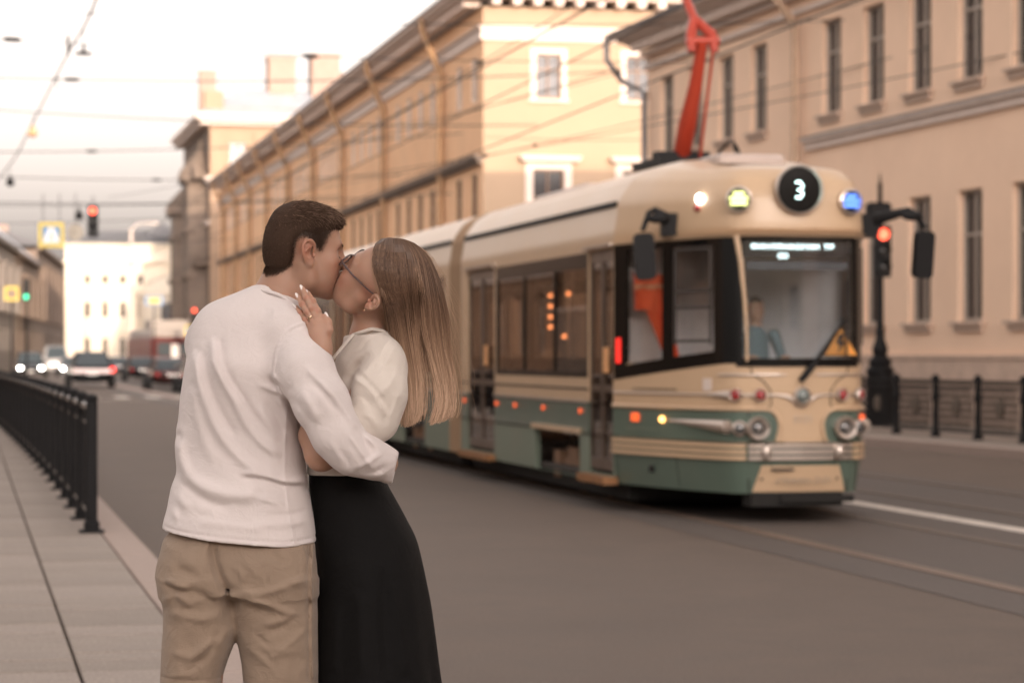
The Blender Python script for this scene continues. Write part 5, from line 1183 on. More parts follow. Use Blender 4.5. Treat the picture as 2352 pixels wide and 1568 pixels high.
def solid_tone(me, val):
    c = np.ones((len(me.vertices), 4), np.float32); c[:,:3] = np.asarray(val)[:,None] if np.ndim(val) else val
    a = me.color_attributes.new('tone', 'FLOAT_COLOR', 'POINT'); a.data.foreach_set('color', c.ravel())
def seam(name, m, parent, base, pts, r): b = MB(); b.tube([tuple(np.array(p)-np.array(base)) for p in pts], r, 5); return b.build(name, m, parent, True)

# cloth materials
def cloth(name, col, rough, scale, strength, sheen=.2, var=.03):
    m = mat(name, col, rough, var=var, vscale=9); t = m.node_tree; n = t.nodes; l = t.links; p = n['Principled BSDF']; p.inputs['Sheen Weight'].default_value = sheen; p.inputs['Specular IOR Level'].default_value = .15
    tc = n.new('ShaderNodeTexCoord'); a = n.new('ShaderNodeTexNoise'); a.inputs['Scale'].default_value = scale; a.inputs['Detail'].default_value = 3; l.new(tc.outputs['Object'], a.inputs['Vector'])
    c = n.new('ShaderNodeTexNoise'); c.inputs['Scale'].default_value = 26; c.inputs['Detail'].default_value = 5; l.new(tc.outputs['Object'], c.inputs['Vector'])
    c.inputs['Distortion'].default_value = 1.2; s = n.new('ShaderNodeMath'); s.operation = 'MULTIPLY_ADD'; s.inputs[1].default_value = 3.0; l.new(c.outputs['Fac'], s.inputs[0]); l.new(a.outputs['Fac'], s.inputs[2])
    b = n.new('ShaderNodeBump'); b.inputs['Strength'].default_value = strength; b.inputs['Distance'].default_value = .004; l.new(s.outputs[0], b.inputs['Height']); l.new(b.outputs[0], p.inputs['Normal']); return m
M_shirt = cloth('white_jersey', (0.70,0.645,0.635), .85, 700, .35); M_blouse = cloth('cream_cotton', (0.67,0.615,0.56), .85, 600, .35)
M_chino = cloth('khaki_twill', (0.30,0.228,0.172), .85, 500, .5, var=.05); M_skirt = cloth('black_crepe', (0.0045,0.0043,0.0045), .7, 900, .4, sheen=.02)

# ================================================================== the man
MB0 = W(548, 815, 6.09); MB0 = np.array([MB0[0], 6.09, 0.15])
MAN = person_root('man with short brown hair in white long-sleeved top and khaki shorts, kissing the woman', MB0)
# head frame: facing right, a little away from the viewer, nose slightly down
Ym, Pm = radians(17), radians(4)
fw = np.array([cos(Ym)*cos(Pm), sin(Ym)*cos(Pm), -sin(Pm)]); lat = np.array([-sin(Ym), cos(Ym), 0]); up = np.cross(fw, lat)
RM = np.stack([fw, lat, up], 1)
CM = W(697, 580, 6.115) 
g = Grid([-.66,5.96,1.62],[-.36,6.26,2.0], .0021)
LM = head(g, CM, RM, .93, True, ek=.97)
g.U(g.cone(W(670,602,6.125), W(648,670,6.125), .055, .057), .03); g.U(g.cone(W(648,670,6.125), W(632,705,6.12), .058, .066), .03)
g.U(g.chain([LM(-.004,-.055,-.045), W(686,668,6.085), W(690,715,6.09)], [.012,.014,.016], .02), .03)
g.U(g.cone(W(612,684,6.13), W(560,706,6.12), .028, .024), .03)
hd_me, hv = g.mesh('body', [M_skm], MB0)
# trunk, arms and legs under the clothes
g2 = Grid([-.92,5.83,.14],[-.24,6.40,1.72], .009)
g2.U(g2.chain([W(622,705,6.12), W(590,800,6.13), W(560,1000,6.14), W(548,1190,6.12)], [.06,.085,.08,.085], .05), .04)
g2.U(g2.chain([W(640,770,6.06), W(700,850,5.99), W(790,1035,5.96), W(885,1062,6.02)], [.055,.048,.042,.033], .03), .03)
g2.U(g2.chain([W(480,770,6.14), W(500,900,6.30)], [.05,.045], .03), .03); g2.U(g2.chain([W(500,900,6.30), W(640,960,6.36), W(760,950,6.34)], [.045,.04,.033], .03), .03)
for x0, x1, yb in ((455,452,6.06),(640,648,6.09)):
    a = W(x0,1300,yb); k_ = W(x1,1660,yb-.03); an = np.array([k_[0]*1.0, yb+.03, .24]); g2.U(g2.chain([a, k_, (k_*.45+an*.55)-np.array([0,.02,0]), an], [.085,.056,.053,.036], .04), .03)
me2, v2 = g2.mesh('body_low', [M_skm], MB0)
def join(name, mats, parts_, tspots, parent, base):
    vs = []; fs = []; o = 0
    for me, v in parts_:
        n = len(me.vertices); co = np.empty(n*3, np.float32); me.vertices.foreach_get('co', co); vs.append(co.reshape(-1,3)); li = np.empty(len(me.loops), np.int32); me.loops.foreach_get('vertex_index', li); fs.append(li.reshape(-1,4)+o); o += n
    v = np.concatenate(vs); f = np.concatenate(fs); me = bpy.data.meshes.new(name); me.vertices.add(len(v)); me.vertices.foreach_set('co', v.ravel()); me.loops.add(f.size); me.polygons.add(len(f)); me.loops.foreach_set('vertex_index', f.astype(np.int32).ravel()); me.polygons.foreach_set('loop_start', np.arange(0, f.size, 4, dtype=np.int32)); me.update(calc_edges=True); me.polygons.foreach_set('use_smooth', [True]*len(f))
    for m in mats: me.materials.append(m)
    tint(me, v+np.array(base), tspots); return link(name, me, parent)
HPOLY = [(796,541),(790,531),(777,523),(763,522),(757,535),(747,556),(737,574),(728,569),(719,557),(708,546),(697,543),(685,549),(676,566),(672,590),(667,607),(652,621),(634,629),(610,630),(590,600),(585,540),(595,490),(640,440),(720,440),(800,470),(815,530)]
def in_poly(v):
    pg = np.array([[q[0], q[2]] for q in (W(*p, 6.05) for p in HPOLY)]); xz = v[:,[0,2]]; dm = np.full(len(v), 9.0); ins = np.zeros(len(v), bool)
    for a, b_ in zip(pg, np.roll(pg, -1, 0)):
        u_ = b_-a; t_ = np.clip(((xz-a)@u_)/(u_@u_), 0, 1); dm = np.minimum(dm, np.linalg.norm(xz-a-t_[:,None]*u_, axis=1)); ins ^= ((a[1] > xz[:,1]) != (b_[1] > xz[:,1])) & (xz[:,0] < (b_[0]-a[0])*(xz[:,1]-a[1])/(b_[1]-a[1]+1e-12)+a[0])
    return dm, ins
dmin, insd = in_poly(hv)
lipc = (1.0,.66,.66)
eyes_m = [LM(.086,s*.031,.004) for s in (-1,1)]
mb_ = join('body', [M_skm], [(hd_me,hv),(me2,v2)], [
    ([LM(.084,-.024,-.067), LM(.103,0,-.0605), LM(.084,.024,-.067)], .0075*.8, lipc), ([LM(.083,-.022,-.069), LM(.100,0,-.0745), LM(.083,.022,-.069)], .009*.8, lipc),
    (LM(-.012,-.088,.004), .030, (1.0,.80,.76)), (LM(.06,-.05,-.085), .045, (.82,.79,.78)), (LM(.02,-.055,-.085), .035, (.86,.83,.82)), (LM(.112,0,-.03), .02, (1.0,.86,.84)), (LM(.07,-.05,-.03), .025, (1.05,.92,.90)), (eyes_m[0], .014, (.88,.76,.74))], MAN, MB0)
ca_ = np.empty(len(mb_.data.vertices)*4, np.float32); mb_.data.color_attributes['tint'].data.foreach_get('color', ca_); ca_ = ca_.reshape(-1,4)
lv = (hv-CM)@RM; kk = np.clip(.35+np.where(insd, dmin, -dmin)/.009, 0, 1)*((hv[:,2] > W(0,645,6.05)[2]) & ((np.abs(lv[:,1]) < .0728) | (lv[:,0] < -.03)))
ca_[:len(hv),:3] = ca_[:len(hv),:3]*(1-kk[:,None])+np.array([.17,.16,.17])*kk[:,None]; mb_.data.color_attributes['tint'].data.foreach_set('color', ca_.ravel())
# hair: a trimmed cap following the skull plus individual hairs
def poly_sd(g, poly, y):
    P_ = [W(*p, y) for p in poly]; X, Z = g.x[:,0,0][:,None], g.z[0,0,:][None,:]; ins = np.zeros((g.n[0], g.n[2]), bool)
    d = pl2d(g, P_+[P_[0]])
    for a, b in zip(P_, P_[1:]+P_[:1]):
        c = ((a[2] > Z) != (b[2] > Z)) & (X < (b[0]-a[0])*(Z-a[2])/(b[2]-a[2]+1e-12)+a[0]); ins ^= c
    return np.where(ins, -d, d)
g = Grid([-.68,5.98,1.72],[-.38,6.27,2.0], .0022)
def P2(px, py, y): return W(px, py, y)
Rh = RM
hc = CM
g.U(g.ell(W(693,551,6.118), [.0975,.0790,.0905], RM), .01)
g.U(g.ell(W(655,590,6.125), [.0555,.062,.062], RM), .03)
g.U(g.ell(W(745,511,6.123), [.043,.055,.034], RM), .03)
g.U(g.ell(W(690,502,6.12), [.062,.060,.036], RM), .03)
HC_ = np.array([695, 545]); HP2 = [tuple(HC_+(np.array(p)-HC_)*(1+5/np.linalg.norm(np.array(p)-HC_))) for p in HPOLY]
sdp = poly_sd(g, HP2, 6.05)[:,None,:].astype(np.float32)
g.d = g.d + (.0135*np.exp(-np.maximum(-sdp,0)/.0085)).astype(np.float32)*(g.z < W(0,505,6.05)[2])
rr = np.random.default_rng(5)
g.d = -smin(-g.d, -(sdp+np.zeros_like(g.d)), .004)
hm, hvv = g.mesh('hair', [None], MB0)
M_hm = hair_mat('hair_brown', [(0,(.022,.013,.009)),(.5,(.090,.055,.038)),(1,(.36,.235,.17))], .75, .12)
hm.materials.clear(); hm.materials.append(M_hm); lc_ = (hvv-CM)@RM; fade = np.clip((-.002-lc_[:,2])/.03,0,1)*np.clip((lc_[:,0]-.01)/.03,0,1); solid_tone(hm, .30+.25*fade+.05*rr.normal(size=len(hvv)))
cap_ = link('hair', hm, MAN)
nt_ = M_hm.node_tree; n_1 = nt_.nodes.new('ShaderNodeTexCoord'); n_2 = nt_.nodes.new('ShaderNodeMapping'); n_2.inputs['Scale'].default_value = (150,500,500); n_2.inputs['Rotation'].default_value = (0,.5,0); n_3 = nt_.nodes.new('ShaderNodeTexNoise'); n_3.inputs['Scale'].default_value = 1.0; n_3.inputs['Detail'].default_value = 4
n_4 = nt_.nodes.new('ShaderNodeBump'); n_4.inputs['Strength'].default_value = 1.0; n_4.inputs['Distance'].default_value = .004
nt_.links.new(n_1.outputs['Object'], n_2.inputs['Vector']); nt_.links.new(n_2.outputs[0], n_3.inputs['Vector']); nt_.links.new(n_3.outputs['Fac'], n_4.inputs['Height']); nt_.links.new(n_4.outputs[0], nt_.nodes['Principled BSDF'].inputs['Normal'])
no = np.empty(len(hm.vertices)*3, np.float32); hm.vertices.foreach_get('normal', no); no = no.reshape(-1,3)
sel = rr.choice(len(hvv), 22000); p0 = hvv[sel]; nn = no[sel]
loc = (p0-CM)@RM          # head coordinates: forward, lateral, up
upness = np.clip((loc[:,2]-.045)/.05, 0, 1)[:,None]; frontn = np.clip((loc[:,0]+.02)/.10, 0, 1)[:,None]
comb_top = (RM@np.array([.90,-.25,-.10]))[None,:]*(1-frontn)+(RM@np.array([.66,-.32,-.55]))[None,:]*frontn; comb_side = RM@np.array([-.35,0,-.9])
wv = np.sin(loc[:,0]*95+3*np.sin(loc[:,1]*70))[:,None]*.16; dr = (comb_top+wv*(RM@np.array([0,1.0,.6]))[None,:])*upness + comb_side*(1-upness) + nn*(.36+.04*upness) + rr.normal(size=(len(sel),3))*.19; dr /= np.linalg.norm(dr, axis=1, keepdims=True)
ln = (.0065 + .012*upness[:,0] + .005*frontn[:,0]*upness[:,0])*rr.uniform(.6,1.2,len(sel)); ln *= np.clip((loc[:,2]+.07)/.06, .5, 1)
inw = np.concatenate([p0 - nn*.002], 0)
t = np.linspace(0,1,4)[None,:,None]; cur = inw[:,None,:] + dr[:,None,:]*ln[:,None,None]*t - nn[:,None,:]*(ln[:,None,None]*.28*t*t)
tone = np.clip(.36+.36*upness[:,0]*rr.uniform(.1,1.1,len(sel))*(.4+.6*frontn[:,0])+np.where(rr.uniform(size=len(sel)) < .22, .28, 0)*upness[:,0]+rr.normal(size=len(sel))*.15+.25*np.clip((-.0-loc[:,2])/.03,0,1)*np.clip((loc[:,0]-.0)/.03,0,1), 0, 1)  # random tones, with light on the crown and front put into the tone
strands('hair_strands', M_hm, cap_, MB0, cur, .00075, .0002, tone)
# short fade hairs on the scalp and just outside the cap's edge
lv = (hv-CM)@RM; okv = (((~insd) & (dmin < .008)) | (insd & (dmin < .034))) & (hv[:,2] < W(0,500,6.05)[2]) & (hv[:,2] > W(0,645,6.05)[2]) & ((np.abs(lv[:,1]) < .0725) | (lv[:,0] < -.03))
cand = np.where(okv)[0]
pk = rr.choice(cand, 42000); keep = rr.uniform(size=42000) < np.where(insd[pk], 1, np.clip(1-dmin[pk]/.008, 0, 1)**1.6); pk = pk[keep]; cc = hv[pk]; nrm = cc-(CM+RM@np.array([-.005,0,0])); nrm /= np.linalg.norm(nrm, axis=1, keepdims=True)
dd = nrm*.50+(RM@np.array([-.25,0,-.8]))[None,:]+rr.normal(size=cc.shape)*.2; t3 = np.linspace(0,1,3)[None,:,None]; le = (.0028+.004*np.clip(np.where(insd[pk], dmin[pk], 0)/.02, 0, 1))[:,None,None]
strands('fade_hair', M_hm, cap_, MB0, (cc-nrm*.0006+rr.normal(size=cc.shape)*.0008)[:,None,:]+dd[:,None,:]*le*t3, .00028, .00012, np.clip(.34+rr.normal(size=len(cc))*.08, 0, 1))
# brow and lashes
for s in (-1, 1):
    n_ = 150; uu = rr.uniform(0,1,n_); pa = np.array([LM(.1035,s*.012,.023) , LM(.101,s*.026,.031), LM(.088,s*.043,.029)]); pt_ = pa[0][None]*(1-uu)[:,None]**2+2*pa[1][None]*((1-uu)*uu)[:,None]+pa[2][None]*uu[:,None]**2
    pt_ = pt_ + rr.normal(size=(n_,3))*.0012; dd = RM@np.array([-.25,s*.75,.25]); tt = np.linspace(0,1,3)[None,:,None]
    strands('eyebrow', M_hm, cap_, MB0, pt_[:,None,:]+(dd+rr.normal(size=(n_,3))*.2)[:,None,:]*.006*tt, .0005, .0002, np.full(n_, .2))
    u2 = np.linspace(-1,1,26); lp = np.array([LM(.0905-.004*q*q, s*(.031+.0105*q), -.0035-.0015*(1-q*q)) for q in u2]); ld = np.array([RM@np.array([.8, s*q*.5, -.55]) for q in u2])
    strands('eyelash', M_hm, cap_, MB0, lp[:,None,:]+ld[:,None,:]*.0065*tt, .0006, .0002, np.full(26, .02))
# shirt
h_ = .0038
g = Grid([-.91,5.80,1.07],[-.26,6.36,1.79], h_)
rowsp = [(652,590,640),(662,560,655),(672,528,664),(684,500,676),(700,484,690),(724,468,702),(760,447,712),(800,430,708),(843,421,700),(914,410,692),(984,402,692),(1047,401,696),(1086,401,699),(1112,391,703),(1140,385,709),(1166,380,713),(1200,370,719),(1225,371,722),(1256,373,724)]
yr = 6.05
rows = [(W(a,y_,yr)[0], W(b_,y_,yr)[0], W(0,y_,yr)[2]) for y_, a, b_ in rowsp]; rows = [(z_, a, b_) for a, b_, z_ in rows]
rows = sorted(rows)
zz = [r[0] for r in rows]
wyv = np.interp(zz, [1.07,1.2,1.35,1.55,1.68,1.74,1.77], [.152,.138,.126,.135,.112,.078,.05]); ycv = np.interp(zz, [1.07,1.2,1.35,1.55,1.68,1.77], [6.075,6.09,6.105,6.09,6.11,6.125])
g.U(g.cols(rows, ycv, wyv, 2.25), .01)
g.U(g.ell(W(500,770,6.12), [.062,.085,.075]), .05)
arm = [W(668,772,6.03), W(700,850,5.975), W(738,925,5.945), W(775,1000,5.94), W(806,1038,5.945), W(850,1052,5.97), W(893,1070,6.01)]
g.U(g.chain(arm, [.064,.068,.065,.058,.050,.045,.042], .03), .035)
g.U(g.ell(W(655,745,6.07), [.075,.085,.055]), .04)
g.U(g.cone(W(880,1058,6.0), W(900,1082,6.01), .036, .024), .02)
arm2 = [W(480,790,6.16), W(505,900,6.30), W(640,960,6.37), W(740,955,6.35)]
g.U(g.chain(arm2, [.060,.055,.05,.045], .03), .03)
F = folds(g, [
  ([(446,800),(452,860),(475,935),(510,1005),(560,1060),(610,1088)], .0085, .011),
  ([(462,790),(476,870),(506,945),(545,1010)], -.0060, .010),
  ([(486,770),(500,850),(540,925),(566,975),(606,1022),(650,1052)], .0080, .009),
  ([(498,760),(520,850),(565,925),(600,985)], -.0050, .009),
  ([(476,805),(512,868),(558,946)], .0035, .006),
  ([(440,880),(450,950),(470,1020),(500,1070)], .0045, .012),
  ([(585,880),(620,893),(652,912)], .0055, .006), ([(600,862),(630,880),(652,896)], -.0045, .006), ([(618,850),(640,872),(655,890)], .004, .005),
  ([(628,900),(650,940),(662,990)], .0055, .008), ([(606,915),(630,955),(650,1010)], -.0045, .009), ([(590,925),(612,968),(640,1020)], .0045, .009),
  ([(402,1000),(408,1050),(432,1095),(475,1120),(535,1135),(600,1136)], .0100, .015),
  ([(410,1100),(440,1126),(480,1152),(540,1168)], -.0065, .011),
  ([(395,1125),(420,1155),(450,1172)], .0050, .010), ([(385,1160),(400,1185),(415,1200)], .0050, .008),
  ([(540,1095),(600,1100),(650,1116),(708,1119)], -.0060, .006), ([(545,1086),(605,1091),(655,1106),(708,1109)], .0065, .008),
  ([(560,1130),(620,1148),(655,1165)], .0045, .007), ([(570,1195),(640,1205),(715,1195)], .0030, .008), ([(600,1180),(660,1182),(712,1170)], -.0025, .006),
  ([(450,1195),(540,1205),(620,1215)], .0030, .009), ([(430,1180),(500,1185)], -.0025, .008),
  ([(600,690),(606,712),(603,735)], -.0025, .006), ([(625,690),(628,715),(622,740)], .0025, .006), ([(640,700),(643,724)], -.0025, .005),
  ([(700,741),(672,752),(650,774),(636,806),(631,840),(632,872),(640,895),(649,909)], .0028, .0028), ([(694,746),(668,758),(645,780),(631,810),(626,842)], -.0014, .003),
  ([(658,930),(653,980),(651,1050),(654,1110),(662,1170),(676,1250)], .0018, .0028),
  ([(372,1212),(420,1221),(480,1228),(560,1237),(660,1244),(722,1237)], -.0020, .0026),
  ([(700,840),(735,868),(775,915)], .0055, .008), ([(714,870),(752,905),(782,950)], -.0045, .007), ([(690,880),(720,930),(745,975)], .004, .010),
  ([(736,856),(765,890),(800,945),(830,985)], .0045, .007), ([(668,905),(705,945),(735,985)], -.0030, .008),
  ([(800,985),(825,1020),(850,1060),(868,1085)], .0050, .006), ([(812,975),(840,1010),(866,1050)], -.0045, .006), ([(835,990),(862,1015),(882,1040)], .0050, .006),
  ([(810,1075),(845,1062),(885,1030)], .0040, .006), ([(830,1088),(868,1078),(896,1062)], -.0035, .006), ([(778,1020),(800,1050),(812,1080)], -.0040, .007), ([(760,1000),(782,1040),(800,1068)], .0035, .007),
  ([(850,1095),(880,1088),(900,1078)], .0035,.005)], 5.97)
g.fold(F*1.3, 6.10)
g.fold(wavy(g, .0011, 70, .5, 3), 6.10)
# cut the neck opening and the hem, hollow the collar
Zh = lambda x: np.interp(x, [W(q,0,6.0)[0] for q in (369,480,560,659,724)], [W(0,q,6.0)[2] for q in (1219,1238,1246,1255,1248)])
g.d = np.maximum(g.d, (Zh(g.x[:,0,0])[:,None,None]-g.z)).astype(np.float32)
g.sub(g.cone(W(690,600,6.125), W(636,668,6.125), .072, .071), .004); g.sub(g.cone(W(636,668,6.128), W(612,668,6.13), .066, .05), .01)
cuff_n = np.array([.93,0,-.20]); cuff_n /= np.linalg.norm(cuff_n); cp_ = W(906,1085,6.01)
g.d = np.maximum(g.d, ((g.x-cp_[0])*cuff_n[0]+(g.z-cp_[2])*cuff_n[2])).astype(np.float32)
me, _v = g.mesh('shirt', [M_shirt], MB0); SH = link('shirt', me, MAN)
seam('collar', M_shirt, MAN, MB0, smooth_poly([W(578,662,6.085), W(588,664,6.068), W(612,669,6.040), W(640,677,6.038), W(660,690,6.040), W(676,708,6.045)], 4), .0055)
# shorts
g = Grid([-.92,5.80,.60],[-.40,6.34,1.22], .0042)
zr = lambda y_: W(0,y_,6.03)[2]; xr_ = lambda x_: W(x_,0,6.03)[0]
top = [(y_, a, b_) for y_, a, b_ in ((1205,392,706),(1222,384,712),(1238,374,717),(1255,368,720),(1285,365,721),(1305,364,722),(1334,369,724),(1365,372,725))]
g.U(g.cols([(zr(y_), xr_(a), xr_(b_)) for y_, a, b_ in top], [6.05,6.055,6.06,6.06,6.065,6.07,6.075,6.08], [.118,.118,.118,.117,.113,.106,.094,.08], 2.3), .01)
lg1 = [(1335,369,534),(1380,373,534),(1416,374,538),(1448,373,542),(1497,371,528),(1546,369,511),(1568,367,507),(1588,364,507),(1680,362,512),(1700,361,513)]
lg2 = [(1335,534,725),(1380,534,726),(1416,536,727),(1448,541,727),(1497,548,728),(1546,554,728),(1588,558,728),(1680,566,727),(1700,567,727)]
g.U(g.cols([(zr(y_), xr_(a), xr_(b_)) for y_, a, b_ in lg1], 6.045, .108, 2.3), .03)
g.U(g.cols([(zr(y_), xr_(a), xr_(b_)) for y_, a, b_ in lg2], 6.06, .112, 2.3), .022)
g.U(g.ell(W(455,1312,6.015), [.085,.072,.066]), .05); g.U(g.ell(W(622,1316,6.02), [.090,.075,.066]), .05)
F = folds(g, [
  ([(488,1238),(492,1280),(505,1320),(520,1348),(532,1375)], -.0120, .010),
  ([(500,1345),(530,1352),(560,1340)], -.005, .008),
  ([(372,1325),(410,1340),(450,1348)], .0065, .007), ([(370,1335),(405,1352),(448,1360)], -.0055, .006),
  ([(400,1352),(430,1378),(455,1395)], .0060, .008), ([(405,1358),(380,1380),(376,1395)], .0055, .007), ([(420,1345),(470,1365),(505,1388)], -.0050, .009),
  ([(378,1400),(420,1410),(470,1418),(520,1405)], .0045, .011), ([(390,1300),(430,1312),(470,1320)], -.004, .010),
  ([(385,1490),(420,1500),(450,1492)], .0035, .008), ([(420,1520),(460,1495),(500,1455)], .0060, .010), ([(435,1530),(475,1505),(512,1470)], -.0050, .009),
  ([(380,1560),(420,1545),(470,1548)], .003, .010), ([(530,1430),(510,1470),(470,1520)], .0045,.009),
  ([(540,1290),(560,1320),(555,1350)], .0050, .008), ([(545,1350),(590,1362),(640,1350),(690,1335),(718,1345)], .0060, .009), ([(560,1375),(600,1382),(650,1400),(700,1420)], .0070, .009), ([(555,1385),(595,1396),(630,1410)], -.0060, .008),
  ([(640,1350),(660,1342),(690,1350)], -.0035, .007), ([(600,1260),(640,1285),(672,1300)], -.0035, .009), ([(540,1260),(580,1300),(615,1330)], .0035,.012),
  ([(585,1430),(640,1425),(690,1420)], .0045, .009), ([(600,1450),(645,1440),(700,1400)], -.0040, .008), ([(590,1475),(640,1490),(690,1455),(715,1430)], .0045, .009),
  ([(600,1520),(640,1500),(690,1490)], .0035, .008), ([(560,1480),(600,1510),(650,1550)], .0030,.008), ([(575,1440),(610,1475),(660,1510)], -.003,.008),
  ([(713,1260),(714,1340),(713,1440),(716,1560)], .0030, .003), ([(706,1260),(707,1340),(706,1440),(708,1560)], -.0020, .003),
  ([(370,1556),(430,1558),(506,1560)], -.0016, .0024), ([(694,1250),(702,1268),(714,1290)], -.002, .0025),
  ([(478,1240),(478,1252)], .004, .004)], 5.96)
g.fold(F*1.5, 6.06); g.fold(wavy(g, .0024, 60, 2.2, 8), 6.06); g.fold(wavy(g, .0012, 95, .6, 18), 6.06)
me, _v = g.mesh('shorts', [M_chino], MB0); link('shorts', me, MAN)
for x0 in (452,648):
    k_ = W(x0,1660,6.03); b = MB(); prof = [(.045,.0),(.05,.03),(.048,.09),(.04,.10)]
    c = Vector((k_[0]-MB0[0], 6.07-MB0[1], 0)); M_ = Matrix.Translation(c) @ Matrix.Rotation(radians(62),4,'Z')
    b.bbox(-.10,.20,-.052,.052,0,.028,.012,M_); b.ell((.05,0,.035),(.145,.047,.042),16,10,M_); b.ell((-.045,0,.05),(.050,.040,.045),14,8,M_); b.build('shoe', M_sw, MAN, 40)

# ================================================================== the woman
WB0 = np.array([W(855,0,6.2)[0], 6.2, 0.15])
WOM = person_root('woman with long light-brown hair and glasses in cream blouse and long black skirt', WB0)
Yw, Pw, Qw = radians(180-12), radians(48), radians(22)
f0 = np.array([cos(Yw), sin(Yw), 0]); fw = f0*cos(Pw)+np.array([0,0,sin(Pw)]); lat = np.cross(np.array([0,0,1]), f0); up = np.cross(fw, lat); lat, up = lat*cos(Qw)-up*sin(Qw), up*cos(Qw)+lat*sin(Qw); RW = np.stack([fw, lat, up], 1)
CW = W(794, 600, 6.125) - .885*(RW@np.array([.118,0,-.022])); CYW = CW[1]; print('CW px', 1176+5553*CW[0]/CW[1], 815-(CW[2]-EYE)*5553/CW[1])
g = Grid([-.46,5.98,1.56],[-.16,6.30,1.93], .0021)
LW = head(g, CW, RW, .885, False, ear=(-.040,.010), ek=.84)
g.U(g.chain([W(868,640,6.15), W(862,690,6.15), W(850,775,6.16), W(848,810,6.17)], [.052,.047,.049,.06], .02), .035)
hd_me, hv = g.mesh('body', [M_skw], WB0)
ins_ = g.d < 0; yy_ = g.y[0,:,0]; anyc = ins_.any(1); yfr = np.where(anyc, yy_[ins_.argmax(1)], 99.0); ybk = np.where(anyc, yy_[len(yy_)-1-ins_[:,::-1,:].argmax(1)], -99.0)
for _k in range(3):
    for ax_ in (0,1):
        yfr = np.minimum(yfr, np.minimum(np.roll(yfr,1,ax_), np.roll(yfr,-1,ax_))); ybk = np.maximum(ybk, np.maximum(np.roll(ybk,1,ax_), np.roll(ybk,-1,ax_)))
HLO, HH = g.lo.copy(), g.h
# hand on his neck
gh = Grid([-.575,5.93,1.31],[-.425,6.13,1.785], .0018)
def HP(px, py, y): return W(px, py, y)
fing = [([(742,748,5.978),(729,714,5.985),(718,692,5.994),(707.5,674,6.006)], (.0096,.0086,.0077,.0066)),
        ([(733,746,5.974),(716,709,5.980),(704,684,5.990),(695,664,6.003)], (.0098,.0088,.0078,.0066)),
        ([(723,744,5.976),(706,716,5.982),(694.5,698,5.992),(685,682,6.004)], (.0094,.0084,.0075,.0064)),
        ([(715,752,5.982),(700,733,5.990),(689,718,6.000),(680,706,6.008)], (.0084,.0074,.0066,.0056))]
gh.U(gh.chain([W(738,800,5.975), W(733,772,5.975), W(729,750,5.976)], [.023,.021,.018], .02), .01)
gh.U(gh.chain([W(743,760,5.976), W(741,742,5.977)], [.014,.011], .01), .012); gh.U(gh.chain([W(722,775,5.982), W(718,752,5.982)], [.014,.010], .01), .012)
hand_d = None
for pts, rs in fing:
    e = gh.chain([W(*p) for p in pts], rs, .004)
    for p in pts[1:3]: e = smin(e, gh.ell(W(p[0],p[1],p[2]-.0008), [rs[1]*1.03]*3), .004)
    hand_d = e if hand_d is None else np.minimum(hand_d, e)
gh.U(hand_d, .006)
gh.U(gh.chain([W(742,782,5.972), W(754,758,5.968), W(754,741,5.972), W(748,727,5.978)], [.016,.0115,.0092,.0078], .006), .008)
gh.U(gh.chain([W(738,800,5.975), W(742,860,6.02), W(740,950,6.06), W(738,1035,6.05)], [.0235,.028,.034,.036], .02), .02)
hn_me, hnv = gh.mesh('hand', [M_skw], WB0)
g2 = Grid([-.60,5.88,.14],[-.16,6.44,1.70], .008)
g2.U(g2.chain([W(848,800,6.17), W(845,850,6.17), W(815,1000,6.19), W(790,1090,6.19), W(835,1240,6.2)], [.05,.07,.065,.065,.085], .05), .04)
elb = [W(885,830,6.06), W(810,960,6.03), W(745,1040,6.01), W(736,1046,6.005)]
g2.U(g2.chain(elb, [.045,.040,.036,.036], .02), .02); g2.U(g2.chain([W(738,1042,6.005), W(722,1000,6.02), W(738,930,6.06)], [.037,.036,.033], .02), .02)
g2.U(g2.chain([W(860,840,6.26), W(800,930,6.33), W(720,860,6.30), W(690,760,6.24)], [.04,.036,.033,.028], .03), .03)
for dx in (-.07,.05): a = W(825,1300,6.2); g2.U(g2.chain([a+np.array([dx,0,0]), np.array([a[0]+dx,6.17,.62]), np.array([a[0]+dx+.01,6.2,.22])], [.075,.05,.034], .03), .03)
me2, v2 = g2.mesh('body_low', [M_skw], WB0)
kn = [(W(p[0],p[1],p[2]-.008), .007, (1.0,.82,.80)) for pts, rs in fing for p in pts[1:3]]
join('body', [M_skw], [(hd_me,hv),(me2,v2),(hn_me,hnv)], [
    ([LW(.084,-.024,-.067), LW(.103,0,-.0605), LW(.084,.024,-.067)], .0075*.8, (.98,.55,.55)), ([LW(.083,-.022,-.069), LW(.100,0,-.0745), LW(.083,.022,-.069)], .009*.8, (.98,.55,.55)),
    (LW(-.012,.088,.0), .028, (1.02,.80,.76)), (LW(.07,.05,-.03), .028, (1.05,.90,.88)), (LW(.112,0,-.03), .018, (1.0,.86,.84))]+kn, WOM, WB0)
